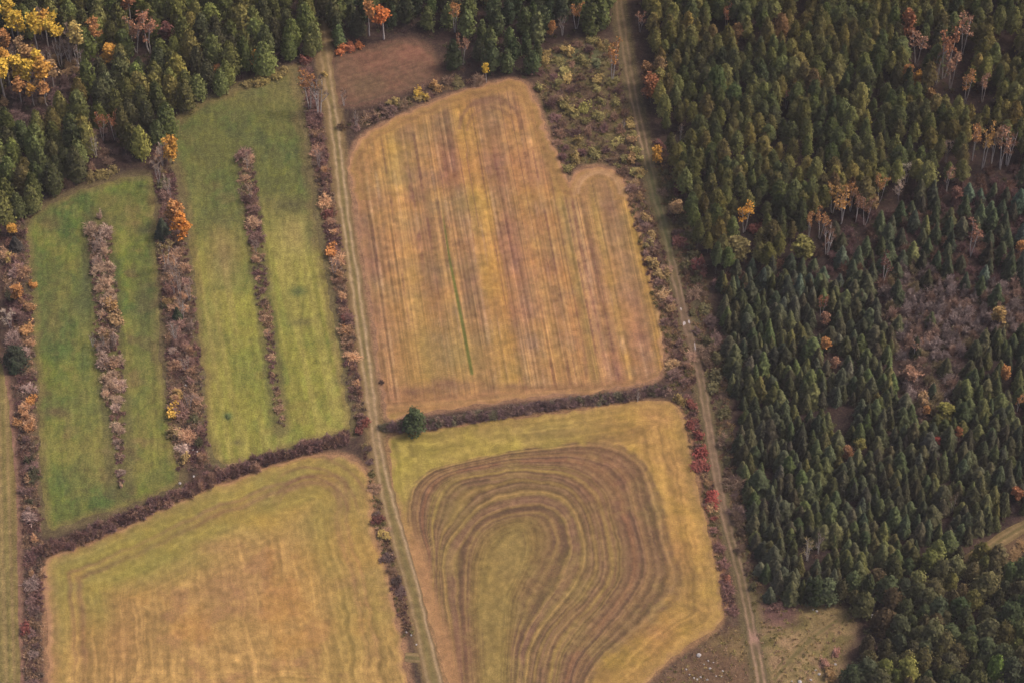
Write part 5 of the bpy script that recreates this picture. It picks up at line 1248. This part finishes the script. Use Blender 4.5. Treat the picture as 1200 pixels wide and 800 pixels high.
cover('undergrowth', [brush_g], .35, 1.0, [(96,76,72), (106,84,74), (98,88,68)], 'grey mauve undergrowth of the leafless thicket', 56)

# ------------------------------------------------------------------ stones, log
M_STONE = bark_mat('pale_stone', (.46, .42, .40), (.28, .25, .23), 2.4)
def stone_mesh(seed):
    import bmesh
    bm = bmesh.new(); bmesh.ops.create_icosphere(bm, subdivisions=2, radius=1); r = np.random.default_rng(seed)
    cut = [(unit(r.normal(size=3)), r.uniform(.55, .85)) for _ in range(7)]
    for v in bm.verts:
        p_ = np.array(v.co)
        for n, d in cut:
            e = p_ @ n - d
            if e > 0: p_ = p_ - n * e * .92
        v.co = p_ * (1 + r.normal(0, .015))
    me = bpy.data.meshes.new('boulder'); bm.to_mesh(me); bm.free(); me.materials.append(M_STONE); return me
STM = [stone_mesh(i) for i in range(5)]
def stone(px, py, s, label, group=None):
    r = random.Random(int(px * 31 + py * 7)); x, y = (float(v) for v in G(px, py)); o = bpy.data.objects.new('boulder', r.choice(STM)); COL.objects.link(o)
    s *= .75
    o.scale = (s * r.uniform(.8, 1.25), s * r.uniform(.8, 1.2), s * r.uniform(.5, .75)); o.rotation_euler = (0, 0, r.uniform(0, 6)); o.location = (x, y, s * .22)
    tag(o, label, 'boulder', group)
stone(819, 768, 1.0, 'largest white boulder on top of the stone heap below the loops')
for i, (x, y, s) in enumerate([(830,774,.4),(832,783,.45),(804,784,.4),(847,786,.4),(817,796,.6),(821,793,.5),(829,796,.5),(813,794,.4),(839,792,.35),(825,778,.35),(845,792,.4),(836,776,.3),(808,790,.3)]):
    stone(x, y, s, 'pale fist shaped boulder scattered on the stone heap below the loops', 'boulders of the stone heap')
for i, (x, y, s) in enumerate([(957,716,.6),(953,714,.4)]): stone(x, y, s, ['pale boulder under the pines at the top of the rough clearing', 'smaller grey boulder left of the pale one under the pines'][i])
for i, (x, y, s) in enumerate([(960,790,.7),(966,776,.5),(979,778,.5),(937,799,1.0),(928,798,.4),(956,785,.4),(950,796,.5)]):
    stone(x, y, s, ['pale boulder below the rosy bush', 'pinkish boulder left of the rosy bush', 'small boulder at the foot of the rosy bush', 'large white boulder cut by the bottom frame edge', 'small boulder left of the large white one at the bottom', 'small boulder above the pale one in the clearing', 'boulder between the large white one and the pines'][i])
for x, y, s in [(226,527,.5),(228,532,.35),(222,522,.35),(227,558,.45),(217,451,.45),(214,421,.4),(219,452,.35),(216,424,.3),(224,540,.3),(231,529,.35),(220,493,.35),(222,499,.3)]:
    stone(x, y, s, 'pale stone lying among shrubs of the wide middle strip', 'stones in the wide middle strip')
stone(211, 566, .6, 'pale boulder at the lower tip of the wide middle strip')
for x, y, s in [(476,741,.55),(482,744,.45),(488,755,.35),(478,733,.3)]: stone(x, y, s, 'pale stone in the weeds left of the lower dirt road', 'stones left of the lower dirt road')
def log(px, py, pts, rad, label, branch=None):
    x, y = (float(v) for v in G(px, py)); e = bpy.data.objects.new('fallen_log', None); COL.objects.link(e); e.location = (x, y, 0); tag(e, label, 'log')
    V, F = tubes([(np.array(pts, float), rad)], 8); link('log_stem', mesh_np('log_stem', V, F, M_BIRCH), e)
    if branch: V, F = tubes([(np.array(b, float), (.12, .05)) for b in branch], 6); link('branch_stub', mesh_np('branch_stub', V, F, M_BIRCH), e)
log(1024, 724, [(-1.6,.2,.9),(-.6,.45,1.1),(.6,.35,1.1),(1.8,-.1,.9),(2.3,-.4,.6)], (.2, .26, .25, .2, .1), 'curved bleached log lying at the pine wood rim', [[(-.6,.4,1.0),(-.9,-.7,1.2)]])
log(1024, 743, [(-.2,.6,.5),(.05,0,.6),(.2,-.7,.5)], (.09, .13, .1), 'short bleached log below the curved one at the pine rim')

# ------------------------------------------------------------------ air, light, camera
def haze():
    import bmesh
    bm = bmesh.new(); bmesh.ops.create_cube(bm, size=1)
    for v in bm.verts: v.co = (v.co.x * 7000, v.co.y * 7000, -1 + (v.co.z + .5) * 771)
    me = bpy.data.meshes.new('haze'); bm.to_mesh(me); bm.free()
    m = bpy.data.materials.new('haze_air'); m.use_nodes = True; nt = m.node_tree; nt.nodes.clear()
    o = nt.nodes.new('ShaderNodeOutputMaterial'); v = nt.nodes.new('ShaderNodeVolumePrincipled'); v.inputs['Color'].default_value = (.95, .88, .92, 1); v.inputs['Density'].default_value = HAZE
    nt.links.new(v.outputs[0], o.inputs['Volume']); me.materials.append(m); tag(link('haze', me), 'thin pale air over the whole landscape', kind='stuff')
HAZE = 0.00004
if HAZE > 0: haze()

SUN_EL, SUN_AZ = math.radians(54), math.radians(14)      # azimuth from +X towards +Y
sd_ = Vector((math.cos(SUN_EL) * math.cos(SUN_AZ), math.cos(SUN_EL) * math.sin(SUN_AZ), math.sin(SUN_EL)))
sl = bpy.data.lights.new('sun', 'SUN'); sl.energy = 1.3; sl.angle = math.radians(10); sl.color = (1, .90, .80)
so = bpy.data.objects.new('sun', sl); COL.objects.link(so); so.rotation_euler = sd_.to_track_quat('Z', 'Y').to_euler(); so.location = sd_ * 900
w = bpy.data.worlds.new('World'); scene.world = w; w.use_nodes = True; nt = w.node_tree
sk = nt.nodes.new('ShaderNodeTexSky'); sk.sky_type = 'NISHITA'; sk.sun_disc = False; sk.sun_elevation = SUN_EL; sk.sun_rotation = math.pi / 2 - SUN_AZ
sk.air_density = .8; sk.dust_density = 6; sk.ozone_density = .6
bg = nt.nodes['Background']; bg.inputs['Strength'].default_value = .125; nt.links.new(sk.outputs[0], bg.inputs['Color'])

cam = bpy.data.cameras.new('camera'); co = bpy.data.objects.new('camera', cam); COL.objects.link(co)
co.location = CAM; co.rotation_euler = (math.pi / 2 - PITCH, 0, 0); cam.sensor_width = 36; cam.lens = 36 * FPX / 1200; cam.clip_start = 1; cam.clip_end = 9000
scene.camera = co
vs = scene.view_settings; vs.view_transform = 'Standard'; vs.look = 'None'; vs.exposure = 0.38; vs.gamma = 1
scene.cycles.max_bounces = 4; scene.cycles.diffuse_bounces = 2; scene.cycles.transparent_max_bounces = 4; scene.cycles.volume_bounces = 0
scene.cycles.use_denoising = True
